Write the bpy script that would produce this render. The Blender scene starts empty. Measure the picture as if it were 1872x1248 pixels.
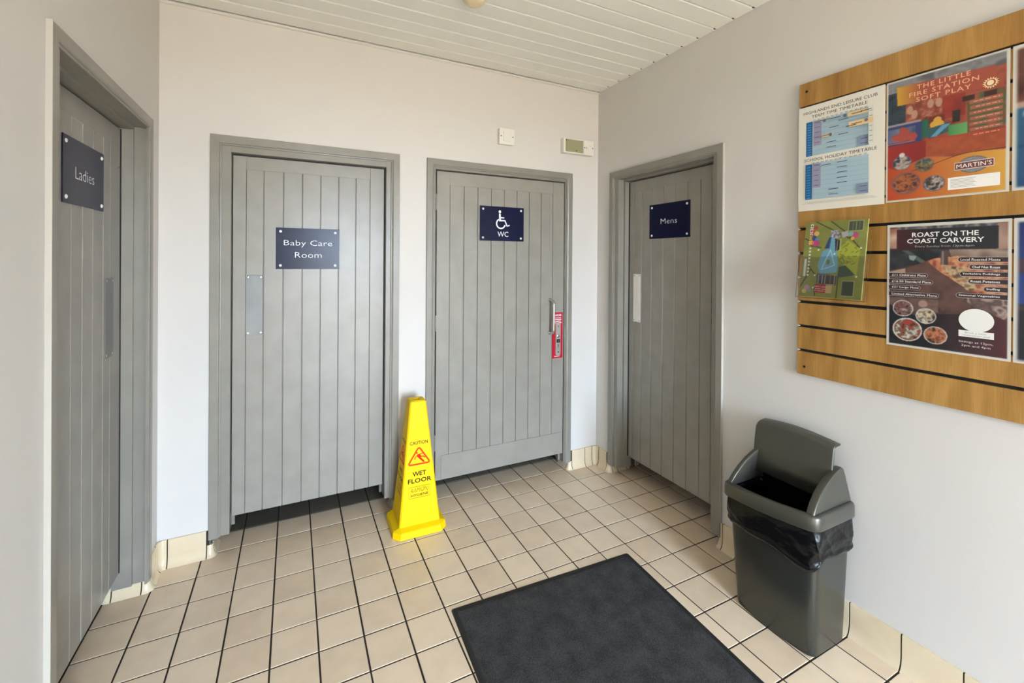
import bpy, bmesh, math, random
import numpy as np
from mathutils import Vector, Matrix

random.seed(7)
S = bpy.context.scene
COL = S.collection
PI = math.pi

# ------------------------------------------------------------------ camera, light, exposure
T = 0.165                                   # floor tile module (m)
CAM = Vector((0.2355, -2.7768, 1.4875))
YAW, PITCH, ROLL = 0.4510, 0.003, 0.007
FPX, CX, CY = 798.306, 922.848, 477.473     # pixels in the 1872 x 1248 frame

r_ = Vector((math.cos(YAW), -math.sin(YAW), 0)); f_ = Vector((math.sin(YAW), math.cos(YAW), 0)); u_ = Vector((0, 0, 1))
f2 = f_ * math.cos(PITCH) - u_ * math.sin(PITCH); u2 = u_ * math.cos(PITCH) + f_ * math.sin(PITCH)
r3 = r_ * math.cos(ROLL) + u2 * math.sin(ROLL); u3 = u2 * math.cos(ROLL) - r_ * math.sin(ROLL)
cam_data = bpy.data.cameras.new('camera')
cam = bpy.data.objects.new('camera', cam_data); COL.objects.link(cam)
M = Matrix(((r3.x, u3.x, -f2.x), (r3.y, u3.y, -f2.y), (r3.z, u3.z, -f2.z))).to_4x4()
M.translation = CAM
cam.matrix_world = M
cam_data.sensor_width = 36.0
cam_data.lens = FPX / 1872 * 36.0
cam_data.shift_x = (936 - CX) / 1872
cam_data.shift_y = (CY - 624) / 1872
cam_data.clip_start = 0.02
S.camera = cam

S.view_settings.view_transform = 'Standard'
S.view_settings.look = 'None'
S.view_settings.gamma = 1.0
S.view_settings.use_curve_mapping = False
S.view_settings.exposure = 0.0

world = bpy.data.worlds.new('world'); S.world = world
world.use_nodes = True
bg = world.node_tree.nodes['Background']
bg.inputs['Color'].default_value = (0.61, 0.785, 1.0, 1)     # even, lightly clouded sky
bg.inputs['Strength'].default_value = 75.0

# the glazed entrance behind the camera is where the daylight comes in (light portal: samples the sky, adds no light)
pd = bpy.data.lights.new('entrance_portal', 'AREA'); pd.shape = 'RECTANGLE'; pd.size = 0.95; pd.size_y = 2.24
pd.cycles.is_portal = True
po = bpy.data.objects.new('entrance_portal', pd); COL.objects.link(po)
po.location = (1.15, -6.17, 1.15); po.rotation_euler = (math.radians(90), 0, 0)

# ------------------------------------------------------------------ dimensions
YB, XR, XL, ZC, YF = -0.179, 2.250, -0.345, 2.717, -6.00

# ------------------------------------------------------------------ helpers
def lin(c):
    c = c / 255.0
    return c / 12.92 if c <= 0.04045 else ((c + 0.055) / 1.055) ** 2.4
def rgb(r, g, b): return (lin(r), lin(g), lin(b), 1.0)

def tag(o, label=None, cat=None, group=None, kind=None):
    if label: o['label'] = label
    if cat: o['category'] = cat
    if group: o['group'] = group
    if kind: o['kind'] = kind
    return o

ORIG = {}
def empty(name, loc, label=None, cat=None, group=None, kind=None, parent=None):
    o = bpy.data.objects.new(name, None); COL.objects.link(o)
    o.empty_display_size = 0.05
    p = Vector(loc)
    if parent is not None:
        o.parent = parent; o.location = p - ORIG[parent.name]
    else: o.location = p
    ORIG[o.name] = p
    return tag(o, label, cat, group, kind)

def finish(bm, name, mats, parent=None, smooth=False, origin=None, recalc=True):
    if recalc: bmesh.ops.recalc_face_normals(bm, faces=bm.faces)
    me = bpy.data.meshes.new(name)
    if origin is None:
        if parent is not None: origin = ORIG[parent.name]
        elif len(bm.verts):
            xs = [v.co.x for v in bm.verts]; ys = [v.co.y for v in bm.verts]; zs = [v.co.z for v in bm.verts]
            origin = Vector(((min(xs) + max(xs)) / 2, (min(ys) + max(ys)) / 2, min(zs)))
        else: origin = Vector((0, 0, 0))
    origin = Vector(origin)
    bmesh.ops.translate(bm, verts=bm.verts, vec=-origin)
    bm.to_mesh(me); bm.free()
    for m in (mats if isinstance(mats, (list, tuple)) else [mats]): me.materials.append(m)
    if smooth:
        for p in me.polygons: p.use_smooth = True
        if smooth is not True:
            try: me.set_sharp_from_angle(angle=math.radians(smooth))
            except Exception: pass
    o = bpy.data.objects.new(name, me); COL.objects.link(o)
    if parent is not None:
        o.parent = parent; o.location = origin - ORIG[parent.name]
    else: o.location = origin
    ORIG[o.name] = origin
    return o

ID = lambda x, y, z: Vector((x, y, z))
# wall frames: (u along the wall, w out of the wall into the room, z)
F_BACK = lambda u, w, z: Vector((u, YB - w, z))
F_RIGHT = lambda u, w, z: Vector((XR - w, u, z))
F_LEFT = lambda u, w, z: Vector((XL + w, u, z))

def add_box(bm, a0, a1, b0, b1, c0, c1, F=ID, bevel=0.0, mi=0, seg=1):
    vs = [bm.verts.new(F(a, b, c)) for a in (a0, a1) for b in (b0, b1) for c in (c0, c1)]
    idx = ((0, 1, 3, 2), (4, 6, 7, 5), (0, 4, 5, 1), (2, 3, 7, 6), (0, 2, 6, 4), (1, 5, 7, 3))
    fs = [bm.faces.new([vs[i] for i in q]) for q in idx]
    for f in fs: f.material_index = mi
    if bevel > 0:
        es = list({e for f in fs for e in f.edges})
        r = bmesh.ops.bevel(bm, geom=es, offset=bevel, segments=seg, affect='EDGES', profile=0.6)
        for f in r['faces']: f.material_index = mi
    return vs

def box(name, a0, a1, b0, b1, c0, c1, mat, parent=None, F=ID, bevel=0.0, seg=1, smooth=False, origin=None):
    bm = bmesh.new(); add_box(bm, a0, a1, b0, b1, c0, c1, F, bevel, 0, seg)
    return finish(bm, name, mat, parent, smooth, origin)

def add_cyl(bm, c, axis, r0, r1, h, n=20, mi=0, caps=True):
    axis = Vector(axis).normalized(); c = Vector(c)
    a = axis.orthogonal().normalized(); b = axis.cross(a)
    A = [bm.verts.new(c + (a * math.cos(2 * PI * i / n) + b * math.sin(2 * PI * i / n)) * r0) for i in range(n)]
    B = [bm.verts.new(c + axis * h + (a * math.cos(2 * PI * i / n) + b * math.sin(2 * PI * i / n)) * r1) for i in range(n)]
    for i in range(n):
        f = bm.faces.new((A[i], A[(i + 1) % n], B[(i + 1) % n], B[i])); f.material_index = mi
    if caps:
        bm.faces.new(A[::-1]).material_index = mi; bm.faces.new(B).material_index = mi

def add_lathe(bm, c, axis, prof, n=28, mi=0):
    axis = Vector(axis).normalized(); c = Vector(c)
    a = axis.orthogonal().normalized(); b = axis.cross(a)
    rings = []
    for r, h in prof:
        if r < 1e-6: rings.append([bm.verts.new(c + axis * h)])
        else: rings.append([bm.verts.new(c + axis * h + (a * math.cos(2 * PI * i / n) + b * math.sin(2 * PI * i / n)) * r) for i in range(n)])
    for A, B in zip(rings, rings[1:]):
        for i in range(n):
            j = (i + 1) % n
            if len(A) == 1: bm.faces.new((A[0], B[j], B[i])).material_index = mi
            elif len(B) == 1: bm.faces.new((A[i], A[j], B[0])).material_index = mi
            else: bm.faces.new((A[i], A[j], B[j], B[i])).material_index = mi

def add_tube(bm, pts, r, n=10, mi=0):
    pts = [Vector(p) for p in pts]; rings = []
    up = None
    for i, p in enumerate(pts):
        d = (pts[min(i + 1, len(pts) - 1)] - pts[max(i - 1, 0)]).normalized()
        if up is None: up = d.orthogonal().normalized()
        a = (up - d * up.dot(d)).normalized(); up = a; b = d.cross(a)
        rr = r[i] if isinstance(r, (list, tuple)) else r
        rings.append([bm.verts.new(p + (a * math.cos(2 * PI * k / n) + b * math.sin(2 * PI * k / n)) * rr) for k in range(n)])
    for A, B in zip(rings, rings[1:]):
        for k in range(n): bm.faces.new((A[k], A[(k + 1) % n], B[(k + 1) % n], B[k])).material_index = mi
    bm.faces.new(rings[0][::-1]).material_index = mi; bm.faces.new(rings[-1]).material_index = mi

def add_loft(bm, rings, cap0=True, cap1=True, closed=True, mi=0):
    R = [[bm.verts.new(p) for p in ring] for ring in rings]
    n = len(R[0])
    for A, B in zip(R, R[1:]):
        for k in range(n if closed else n - 1):
            bm.faces.new((A[k], A[(k + 1) % n], B[(k + 1) % n], B[k])).material_index = mi
    if cap0: bm.faces.new(R[0][::-1]).material_index = mi
    if cap1: bm.faces.new(R[-1]).material_index = mi
    return R

# ------------------------------------------------------------------ materials
def nodes(name):
    m = bpy.data.materials.new(name); m.use_nodes = True
    nt = m.node_tree; b = nt.nodes['Principled BSDF']
    return m, nt, b
def simple(name, c, rough=0.5, metal=0.0, coat=0.0, spec=0.5):
    m, nt, b = nodes(name)
    b.inputs['Base Color'].default_value = c; b.inputs['Roughness'].default_value = rough
    b.inputs['Metallic'].default_value = metal; b.inputs['Coat Weight'].default_value = coat
    b.inputs['Specular IOR Level'].default_value = spec
    m.diffuse_color = c
    return m
def N(nt, t, **kw):
    n = nt.nodes.new(t)
    for k, v in kw.items():
        if k.startswith('i_'): n.inputs[k[2:].replace('_', ' ')].default_value = v
        else: setattr(n, k, v)
    return n
def coords(nt, scale=(1, 1, 1), kind='Object'):
    tc = N(nt, 'ShaderNodeTexCoord'); mp = N(nt, 'ShaderNodeMapping'); mp.inputs['Scale'].default_value = scale
    nt.links.new(tc.outputs[kind], mp.inputs['Vector']); return mp.outputs['Vector']
def world_coords(nt, scale=(1, 1, 1)):
    g = N(nt, 'ShaderNodeNewGeometry'); mp = N(nt, 'ShaderNodeMapping'); mp.inputs['Scale'].default_value = scale
    nt.links.new(g.outputs['Position'], mp.inputs['Vector']); return mp.outputs['Vector']
def noise_bump(nt, b, vec, scale, strength, dist=0.001, detail=4):
    n = N(nt, 'ShaderNodeTexNoise'); n.inputs['Scale'].default_value = scale; n.inputs['Detail'].default_value = detail
    nt.links.new(vec, n.inputs['Vector'])
    bp = N(nt, 'ShaderNodeBump'); bp.inputs['Strength'].default_value = strength; bp.inputs['Distance'].default_value = dist
    nt.links.new(n.outputs['Fac'], bp.inputs['Height']); nt.links.new(bp.outputs['Normal'], b.inputs['Normal'])
    return n
def ramp(nt, fac, stops):
    r = N(nt, 'ShaderNodeValToRGB')
    e = r.color_ramp.elements
    while len(e) < len(stops): e.new(0.5)
    for i, (p, c) in enumerate(stops): e[i].position = p; e[i].color = c
    nt.links.new(fac, r.inputs['Fac']); return r.outputs['Color']
def mottled(name, c0, c1, rough, scale=3.0, bump=(90, 0.15, 0.001), metal=0, coat=0):
    m, nt, b = nodes(name); v = world_coords(nt)
    n = N(nt, 'ShaderNodeTexNoise'); n.inputs['Scale'].default_value = scale; n.inputs['Detail'].default_value = 5
    nt.links.new(v, n.inputs['Vector'])
    nt.links.new(ramp(nt, n.outputs['Fac'], [(0.35, c0), (0.65, c1)]), b.inputs['Base Color'])
    b.inputs['Roughness'].default_value = rough; b.inputs['Metallic'].default_value = metal; b.inputs['Coat Weight'].default_value = coat
    if bump: noise_bump(nt, b, v, *bump)
    m.diffuse_color = c0
    return m

M_WALL = mottled('wall_paint', rgb(207, 202, 196), rgb(211, 206, 200), 0.55, 1.3, (70, 0.12, 0.002))
M_CEIL = simple('ceiling_board_white', rgb(240, 238, 228), 0.55)
M_CEILBACK = simple('ceiling_groove_white', rgb(236, 232, 222), 0.6)
M_DOOR = mottled('grey_gloss_paint', rgb(139, 134, 125), rgb(146, 141, 132), 0.34, 9, (55, 0.10, 0.0015))
M_FRAME = mottled('grey_frame_paint', rgb(132, 127, 117), rgb(138, 133, 123), 0.32, 9, (60, 0.10, 0.0015))
M_GROUT = mottled('dark_grout', rgb(40, 29, 20), rgb(54, 41, 30), 0.9, 30, (200, 0.3, 0.001))
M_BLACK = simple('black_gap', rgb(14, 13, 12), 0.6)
M_WHITEPL = simple('white_plastic', rgb(228, 224, 212), 0.35)
M_STEEL = None

def tile_mat(name, ca, cb, rough):
    m, nt, b = nodes(name)
    oi = N(nt, 'ShaderNodeObjectInfo')
    v = world_coords(nt)
    n = N(nt, 'ShaderNodeTexNoise'); n.inputs['Scale'].default_value = 12; n.inputs['Detail'].default_value = 6
    nt.links.new(v, n.inputs['Vector'])
    sp = N(nt, 'ShaderNodeTexNoise'); sp.inputs['Scale'].default_value = 420; sp.inputs['Detail'].default_value = 2
    nt.links.new(v, sp.inputs['Vector'])
    a = N(nt, 'ShaderNodeMath', operation='MULTIPLY'); a.inputs[1].default_value = 0.45
    nt.links.new(oi.outputs['Random'], a.inputs[0])
    c = N(nt, 'ShaderNodeMath', operation='MULTIPLY_ADD'); c.inputs[1].default_value = 0.75
    nt.links.new(n.outputs['Fac'], c.inputs[0]); nt.links.new(a.outputs[0], c.inputs[2])
    d = N(nt, 'ShaderNodeMath', operation='MULTIPLY_ADD'); d.inputs[1].default_value = 0.35
    nt.links.new(sp.outputs['Fac'], d.inputs[0]); nt.links.new(c.outputs[0], d.inputs[2])
    nt.links.new(ramp(nt, d.outputs[0], [(0.25, ca), (1.0, cb)]), b.inputs['Base Color'])
    b.inputs['Roughness'].default_value = rough
    noise_bump(nt, b, v, 160, 0.10, 0.0006)
    return m
M_TILE = tile_mat('floor_tile_beige', rgb(210, 187, 160), rgb(234, 213, 187), 0.33)
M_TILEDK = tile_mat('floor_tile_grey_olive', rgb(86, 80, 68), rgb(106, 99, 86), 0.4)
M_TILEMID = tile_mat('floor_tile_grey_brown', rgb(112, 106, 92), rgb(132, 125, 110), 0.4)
M_SKIRT = tile_mat('glazed_cove_tile', rgb(204, 184, 152), rgb(222, 205, 175), 0.18)

def brushed(name, c, rough, scale):
    m, nt, b = nodes(name)
    b.inputs['Base Color'].default_value = c; b.inputs['Metallic'].default_value = 0.9
    v = coords(nt, scale)
    n = N(nt, 'ShaderNodeTexNoise'); n.inputs['Scale'].default_value = 30; n.inputs['Detail'].default_value = 3
    nt.links.new(v, n.inputs['Vector'])
    mr = N(nt, 'ShaderNodeMapRange'); mr.inputs['To Min'].default_value = rough - 0.08; mr.inputs['To Max'].default_value = rough + 0.12
    nt.links.new(n.outputs['Fac'], mr.inputs['Value']); nt.links.new(mr.outputs[0], b.inputs['Roughness'])
    return m
M_STRIP = simple('cream_edge_paint', rgb(176, 170, 158), 0.6)
M_STEEL = mottled('dull_steel', rgb(112, 112, 110), rgb(124, 124, 121), 0.42, 6, (140, 0.05, 0.0005), 0.35)
M_LITPLATE = mottled('lit_push_plate', rgb(238, 235, 229), rgb(230, 227, 221), 0.35, 8, (140, 0.05, 0.0005), 0.25)  # mens push plate: brightness reflected off the opposite wall put into the base colour
M_CHROME = simple('chrome', rgb(205, 204, 200), 0.14, 1.0)
M_ALU = simple('satin_aluminium', rgb(196, 190, 180), 0.38, 0.7)
M_NAVY = simple('navy_acrylic', rgb(14, 16, 48), 0.26, 0, 0.0, 0.2)
M_WHITE = simple('white_print', rgb(238, 238, 240), 0.4)
M_CAP = simple('white_screw_cap', rgb(240, 240, 238), 0.3)
M_RED = simple('red_sticker', rgb(176, 24, 44), 0.4, 0, 0, 0.3)

def wood():
    m, nt, b = nodes('slatwall_maple'); v = world_coords(nt, (1, 2.6, 0.35))
    n = N(nt, 'ShaderNodeTexNoise'); n.inputs['Scale'].default_value = 7; n.inputs['Detail'].default_value = 6; n.inputs['Distortion'].default_value = 0.6
    nt.links.new(v, n.inputs['Vector'])
    v2 = world_coords(nt, (1, 30, 0.8))
    n2 = N(nt, 'ShaderNodeTexNoise'); n2.inputs['Scale'].default_value = 14; n2.inputs['Detail'].default_value = 4
    nt.links.new(v2, n2.inputs['Vector'])
    mx = N(nt, 'ShaderNodeMath', operation='MULTIPLY_ADD'); mx.inputs[1].default_value = 0.35
    nt.links.new(n2.outputs['Fac'], mx.inputs[0]); nt.links.new(n.outputs['Fac'], mx.inputs[2])
    nt.links.new(ramp(nt, mx.outputs[0], [(0.45, rgb(132, 93, 38)), (0.66, rgb(158, 115, 54)), (0.88, rgb(178, 135, 72))]), b.inputs['Base Color'])
    b.inputs['Roughness'].default_value = 0.42
    return m
M_WOOD = wood()

def vcol(name, rough, coat=0.0):
    m, nt, b = nodes(name)
    a = N(nt, 'ShaderNodeAttribute'); a.attribute_name = 'Col'
    nt.links.new(a.outputs['Color'], b.inputs['Base Color'])
    b.inputs['Roughness'].default_value = rough; b.inputs['Coat Weight'].default_value = coat; b.inputs['Coat Roughness'].default_value = 0.08
    return m
M_PRINT = vcol('laminated_print', 0.35, 0.35)
M_PRINTM = vcol('flat_print', 0.5, 0.0)
M_PAPER = simple('poster_paper', rgb(226, 220, 206), 0.4, 0, 0.3)

def bin_mat():
    m, nt, b = nodes('pewter_plastic')
    b.inputs['Base Color'].default_value = rgb(76, 76, 70); b.inputs['Metallic'].default_value = 0.7
    b.inputs['Roughness'].default_value = 0.27
    noise_bump(nt, b, world_coords(nt), 500, 0.08, 0.0004)
    return m
M_BIN = bin_mat()
M_BINLID = simple('grey_lid_plastic', rgb(90, 88, 80), 0.33, 0.6)
def bag_mat():
    m, nt, b = nodes('black_polythene')
    b.inputs['Base Color'].default_value = rgb(8, 8, 9); b.inputs['Roughness'].default_value = 0.27; b.inputs['Specular IOR Level'].default_value = 0.3
    v = world_coords(nt, (1, 1, 1.6)); noise_bump(nt, b, v, 15, 0.5, 0.012, 2)
    return m
M_BAG = bag_mat()

def yellow():
    m, nt, b = nodes('yellow_plastic')
    b.inputs['Base Color'].default_value = rgb(238, 198, 0); b.inputs['Roughness'].default_value = 0.5; b.inputs['Specular IOR Level'].default_value = 0.18
    noise_bump(nt, b, world_coords(nt), 60, 0.05, 0.001)
    return m
M_YEL = yellow()
M_INK = simple('black_ink', rgb(20, 18, 10), 0.6, 0, 0, 0.15)
M_ORANGE = simple('orange_red_ink', rgb(222, 60, 4), 0.6, 0, 0, 0.15)
M_REDINK = simple('red_ink', rgb(232, 24, 6), 0.6, 0, 0, 0.15)

def carpet():
    m, nt, b = nodes('charcoal_mat_pile'); v = world_coords(nt)
    n = N(nt, 'ShaderNodeTexNoise'); n.inputs['Scale'].default_value = 330; n.inputs['Detail'].default_value = 3
    n3 = N(nt, 'ShaderNodeTexNoise'); n3.inputs['Scale'].default_value = 14; n3.inputs['Detail'].default_value = 4
    nt.links.new(v, n.inputs['Vector']); nt.links.new(v, n3.inputs['Vector'])
    ad = N(nt, 'ShaderNodeMath', operation='MULTIPLY_ADD'); ad.inputs[1].default_value = 0.5
    nt.links.new(n3.outputs['Fac'], ad.inputs[0]); nt.links.new(n.outputs['Fac'], ad.inputs[2])
    nt.links.new(ramp(nt, ad.outputs[0], [(0.55, rgb(22, 22, 23)), (1.0, rgb(74, 74, 75))]), b.inputs['Base Color'])
    b.inputs['Roughness'].default_value = 0.95
    bp = N(nt, 'ShaderNodeBump'); bp.inputs['Strength'].default_value = 0.7; bp.inputs['Distance'].default_value = 0.003
    nt.links.new(n.outputs['Fac'], bp.inputs['Height']); nt.links.new(bp.outputs['Normal'], b.inputs['Normal'])
    return m
M_MAT = carpet()
M_RUBBER = simple('black_rubber', rgb(30, 29, 29), 0.7)

def acrylic():
    m, nt, b = nodes('clear_acrylic')
    b.inputs['Base Color'].default_value = (1, 1, 1, 1); b.inputs['Roughness'].default_value = 0.05
    b.inputs['Transmission Weight'].default_value = 1.0; b.inputs['IOR'].default_value = 1.25
    return m
M_ACR = acrylic()
M_GLASS = acrylic(); M_GLASS.name = 'door_glass'

# ------------------------------------------------------------------ the room shell
def wall(name, boxes):
    bm = bmesh.new()
    for b in boxes: add_box(bm, *b)
    return tag(finish(bm, name, M_WALL, origin=(0, 0, 0)), kind='structure')

ZO = 2.10                                    # top of the openings
B0, B1 = -0.132, 0.790                       # baby care opening
W0, W1 = 0.968, 2.014                        # wc opening
ME0, ME1 = -0.330, -1.224                    # mens opening (y)
LA0, LA1 = -0.330, -1.234                    # ladies opening (y)
tb, tr, tl = 0.15, 0.16, 0.14
ZW = ZC + 0.07
wall('wall_back', [(XL - tl, B0, YB, YB + tb, 0, ZW), (B1, W0, YB, YB + tb, 0, ZW), (W1, XR + tr, YB, YB + tb, 0, ZW),
                   (B0, B1, YB, YB + tb, ZO, ZW), (W0, W1, YB, YB + tb, ZO, ZW)])
wall('wall_right', [(XR, XR + tr, ME0, YB, 0, ZW), (XR, XR + tr, YF, ME1, 0, ZW), (XR, XR + tr, ME1, ME0, ZO, ZW)])
wall('wall_left', [(XL - tl, XL, LA0, YB, 0, ZW), (XL - tl, XL, YF, LA1, 0, ZW), (XL - tl, XL, LA1, LA0, ZO, ZW)])
wall('wall_front', [(XL - tl, 0.63, YF - 0.15, YF, 0, ZW), (1.67, XR + tr, YF - 0.15, YF, 0, ZW), (0.63, 1.67, YF - 0.15, YF, 2.32, ZW)])
# plain rooms behind the three toilet doors and the baby care door, so nothing shines through the gaps
wall('wall_beyond_back', [(-0.9, 2.9, 1.10, 1.20, 0, 2.5), (-1.0, -0.9, YB + tb, 1.2, 0, 2.5), (2.9, 3.0, YB + tb, 1.2, 0, 2.5), (0.84, 0.92, YB + tb, 1.1, 0, 2.5),
                          (-1.0, 3.0, YB + tb, 1.2, 2.5, 2.55), (-1.0, XL - tl, YB + tb, YB + tb + .05, 0, 2.5), (XR + tr, 3.0, YB + tb, YB + tb + .05, 0, 2.5)])
wall('wall_beyond_left', [(-1.45, -1.35, -1.9, YB + tb, 0, 2.5), (-1.45, XL - tl, -2.0, -1.9, 0, 2.5), (-1.45, XL - tl, -2.0, YB + tb, 2.5, 2.55), (-1.45, XL - tl, YB + tb - .05, YB + tb, 0, 2.5)])
wall('wall_beyond_right', [(3.3, 3.4, -1.9, YB + tb, 0, 2.5), (XR + tr, 3.4, -2.0, -1.9, 0, 2.5), (XR + tr, 3.4, -2.0, YB + tb, 2.5, 2.55), (XR + tr, 3.4, YB + tb - .05, YB + tb, 0, 2.5)])

M_PAVING = mottled('outside_paving', rgb(170, 136, 100), rgb(184, 150, 112), 0.9, 3)
tag(box('ground', -30, 30, -60, -6.16, -0.12, -0.02, M_PAVING, origin=(0, 0, 0)), kind='structure')
# floor: dark grout bed and single tiles
fl = empty('floor', (0, 0, 0), kind='structure')
box('grout_bed', -1.45, 3.4, -6.15, 1.2, -0.06, -0.0025, M_GROUT, fl)
def project(p):
    d = Vector(p) - CAM; z = d.dot(f2)
    if z < 0.1: return None
    return CX + FPX * d.dot(r3) / z, CY - FPX * d.dot(u3) / z
bm = bmesh.new(); g = 0.0033
add_box(bm, g, T - g, -T + g, -g, -0.010, 0.0)
es = [e for e in bm.edges if all(abs(v.co.z) < 1e-6 for v in e.verts)]
bmesh.ops.bevel(bm, geom=es, offset=0.0011, segments=1, affect='EDGES')
TILE = bpy.data.meshes.new('tile'); bmesh.ops.recalc_face_normals(bm, faces=bm.faces); bm.to_mesh(TILE); bm.free(); TILE.materials.append(M_TILE)
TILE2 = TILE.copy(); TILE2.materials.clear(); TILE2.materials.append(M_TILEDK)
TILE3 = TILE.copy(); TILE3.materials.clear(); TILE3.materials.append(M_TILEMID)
rest = bmesh.new(); ntile = 0
for i in range(-9, 21):
    for j in range(-8, 37):
        x, y = i * T, -j * T
        inroom = (XL - 0.02 - T < x < XR + 0.02 and -6.3 < y < YB + T)
        under = (x > -0.62 and x < 2.62 and -1.4 < y < 0.35)
        ps = [project((x + a * T, y - b * T, 0)) for a in (0, 1) for b in (0, 1)]
        vis = any(p and -5 < p[0] < 1880 and 500 < p[1] < 1253 for p in ps)
        if vis and (inroom or under) and y > -2.0:
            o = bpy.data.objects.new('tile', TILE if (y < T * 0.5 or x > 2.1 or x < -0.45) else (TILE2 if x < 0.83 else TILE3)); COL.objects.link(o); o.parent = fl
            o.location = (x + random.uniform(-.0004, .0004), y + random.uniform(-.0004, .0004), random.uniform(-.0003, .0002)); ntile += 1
        else:
            vs = [rest.verts.new((x + a, y + b, -0.0002)) for a, b in ((g, -g), (g, -T + g), (T - g, -T + g), (T - g, -g))]
            rest.faces.new(vs)
tag(finish(rest, 'outer_tiling', M_TILE, fl), kind='stuff')
print('floor tiles', ntile)

# ceiling: boards running along the back wall
ce = empty('ceiling', (0, 0, ZC), kind='structure')
box('ceiling_backing', XL, XR, YF, YB, ZC + 0.012, ZC + 0.06, M_CEILBACK, ce)
box('roof_deck', XL - 0.2, XR + 0.2, YF - 0.2, YB + 0.2, ZC + 0.07, ZC + 0.12, M_CEILBACK, ce)
yj = [YB, -0.196] + [-0.196 - 0.1085 * k for k in range(1, 54)]
ends = bmesh.new()
for k in range(1, len(yj) - 1):
    y1, y0 = yj[k] - 0.0022, yj[k + 1] + 0.0022
    prof = [(y0 + 0.0045, ZC + 0.0), (y0, ZC + 0.0045), (y0, ZC + 0.011), (y1, ZC + 0.011), (y1, ZC + 0.0045), (y1 - 0.0045, ZC + 0.0)]
    bm = bmesh.new()
    add_loft(bm, [[Vector((x, y, z)) for y, z in prof] for x in (XL, XR - 0.0015)])
    finish(bm, 'plank', M_CEIL, ce)
    add_box(ends, XR - 0.017, XR - 0.008, yj[k] - 0.004, yj[k] + 0.004, ZC + 0.001, ZC + 0.0115)
tag(finish(ends, 'joint_holes', M_BLACK, ce), kind='stuff')
bm = bmesh.new()
prof = [(YB, ZC - 0.012), (YB - 0.004, ZC - 0.012), (YB - 0.009, ZC - 0.008), (YB - 0.012, ZC - 0.003), (YB - 0.012, ZC), (YB, ZC)]
add_loft(bm, [[Vector((x, y, z)) for y, z in prof] for x in (XL, XR)])
tag(finish(bm, 'trim_1', M_WALL), kind='structure')

# ------------------------------------------------------------------ coved tile skirting
def fillet(poly, side=1, step=0.004):
    """poly: (x, y, radius); returns samples (x, y, nx, ny, tag) and straight/arc spans"""
    spans = []; P = [Vector((p[0], p[1])) for p in poly]; n = len(P)
    cut = [0.0] * n
    for i in range(1, n - 1):
        if poly[i][2] > 0: cut[i] = poly[i][2]        # 90 degree corners: tangent length = radius
    for i in range(n - 1):
        d = (P[i + 1] - P[i]).normalized(); a = P[i] + d * cut[i]; b = P[i + 1] - d * cut[i + 1]
        spans.append(('line', a, b, Vector((d.y, -d.x)), poly[i][3]))
        if i + 1 < n - 1 and poly[i + 1][2] > 0:
            d2 = (P[i + 2] - P[i + 1]).normalized()
            n0 = Vector((d.y, -d.x)); n1 = Vector((d2.y, -d2.x))
            turn = d.x * d2.y - d.y * d2.x
            r = poly[i + 1][2]
            # left turn: wall pier is on the left -> external corner, centre on the left (wall) side
            c = b - n0 * r if turn > 0 else b + n0 * r
            spans.append(('arc', c, r, n0, n1, turn > 0, poly[i + 1][4] if len(poly[i + 1]) > 4 else poly[i][3]))
    return spans

def prof_at(h, inset=0.0):
    if h > 0.1: pr = [(0.0, h), (0.007, h - 0.0005), (0.0085, h - 0.004), (0.0085, 0.055), (0.0095, 0.038), (0.013, 0.020), (0.0185, 0.008), (0.026, 0.0)]
    else: pr = [(0.0, h), (0.007, h - 0.0005), (0.0085, h - 0.003), (0.0090, 0.038), (0.013, 0.020), (0.0185, 0.008), (0.026, 0.0)]
    return [(max(0, d - inset), z) for d, z in pr]

def sweep_piece(bm, stations, h, inset=0.0):
    pr = prof_at(h, inset)
    rings = []
    for (p, nrm) in stations:
        rings.append([Vector((p.x + nrm.x * d, p.y + nrm.y * d, z)) for d, z in pr] + [Vector((p.x, p.y, 0))])
    add_loft(bm, rings)

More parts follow.
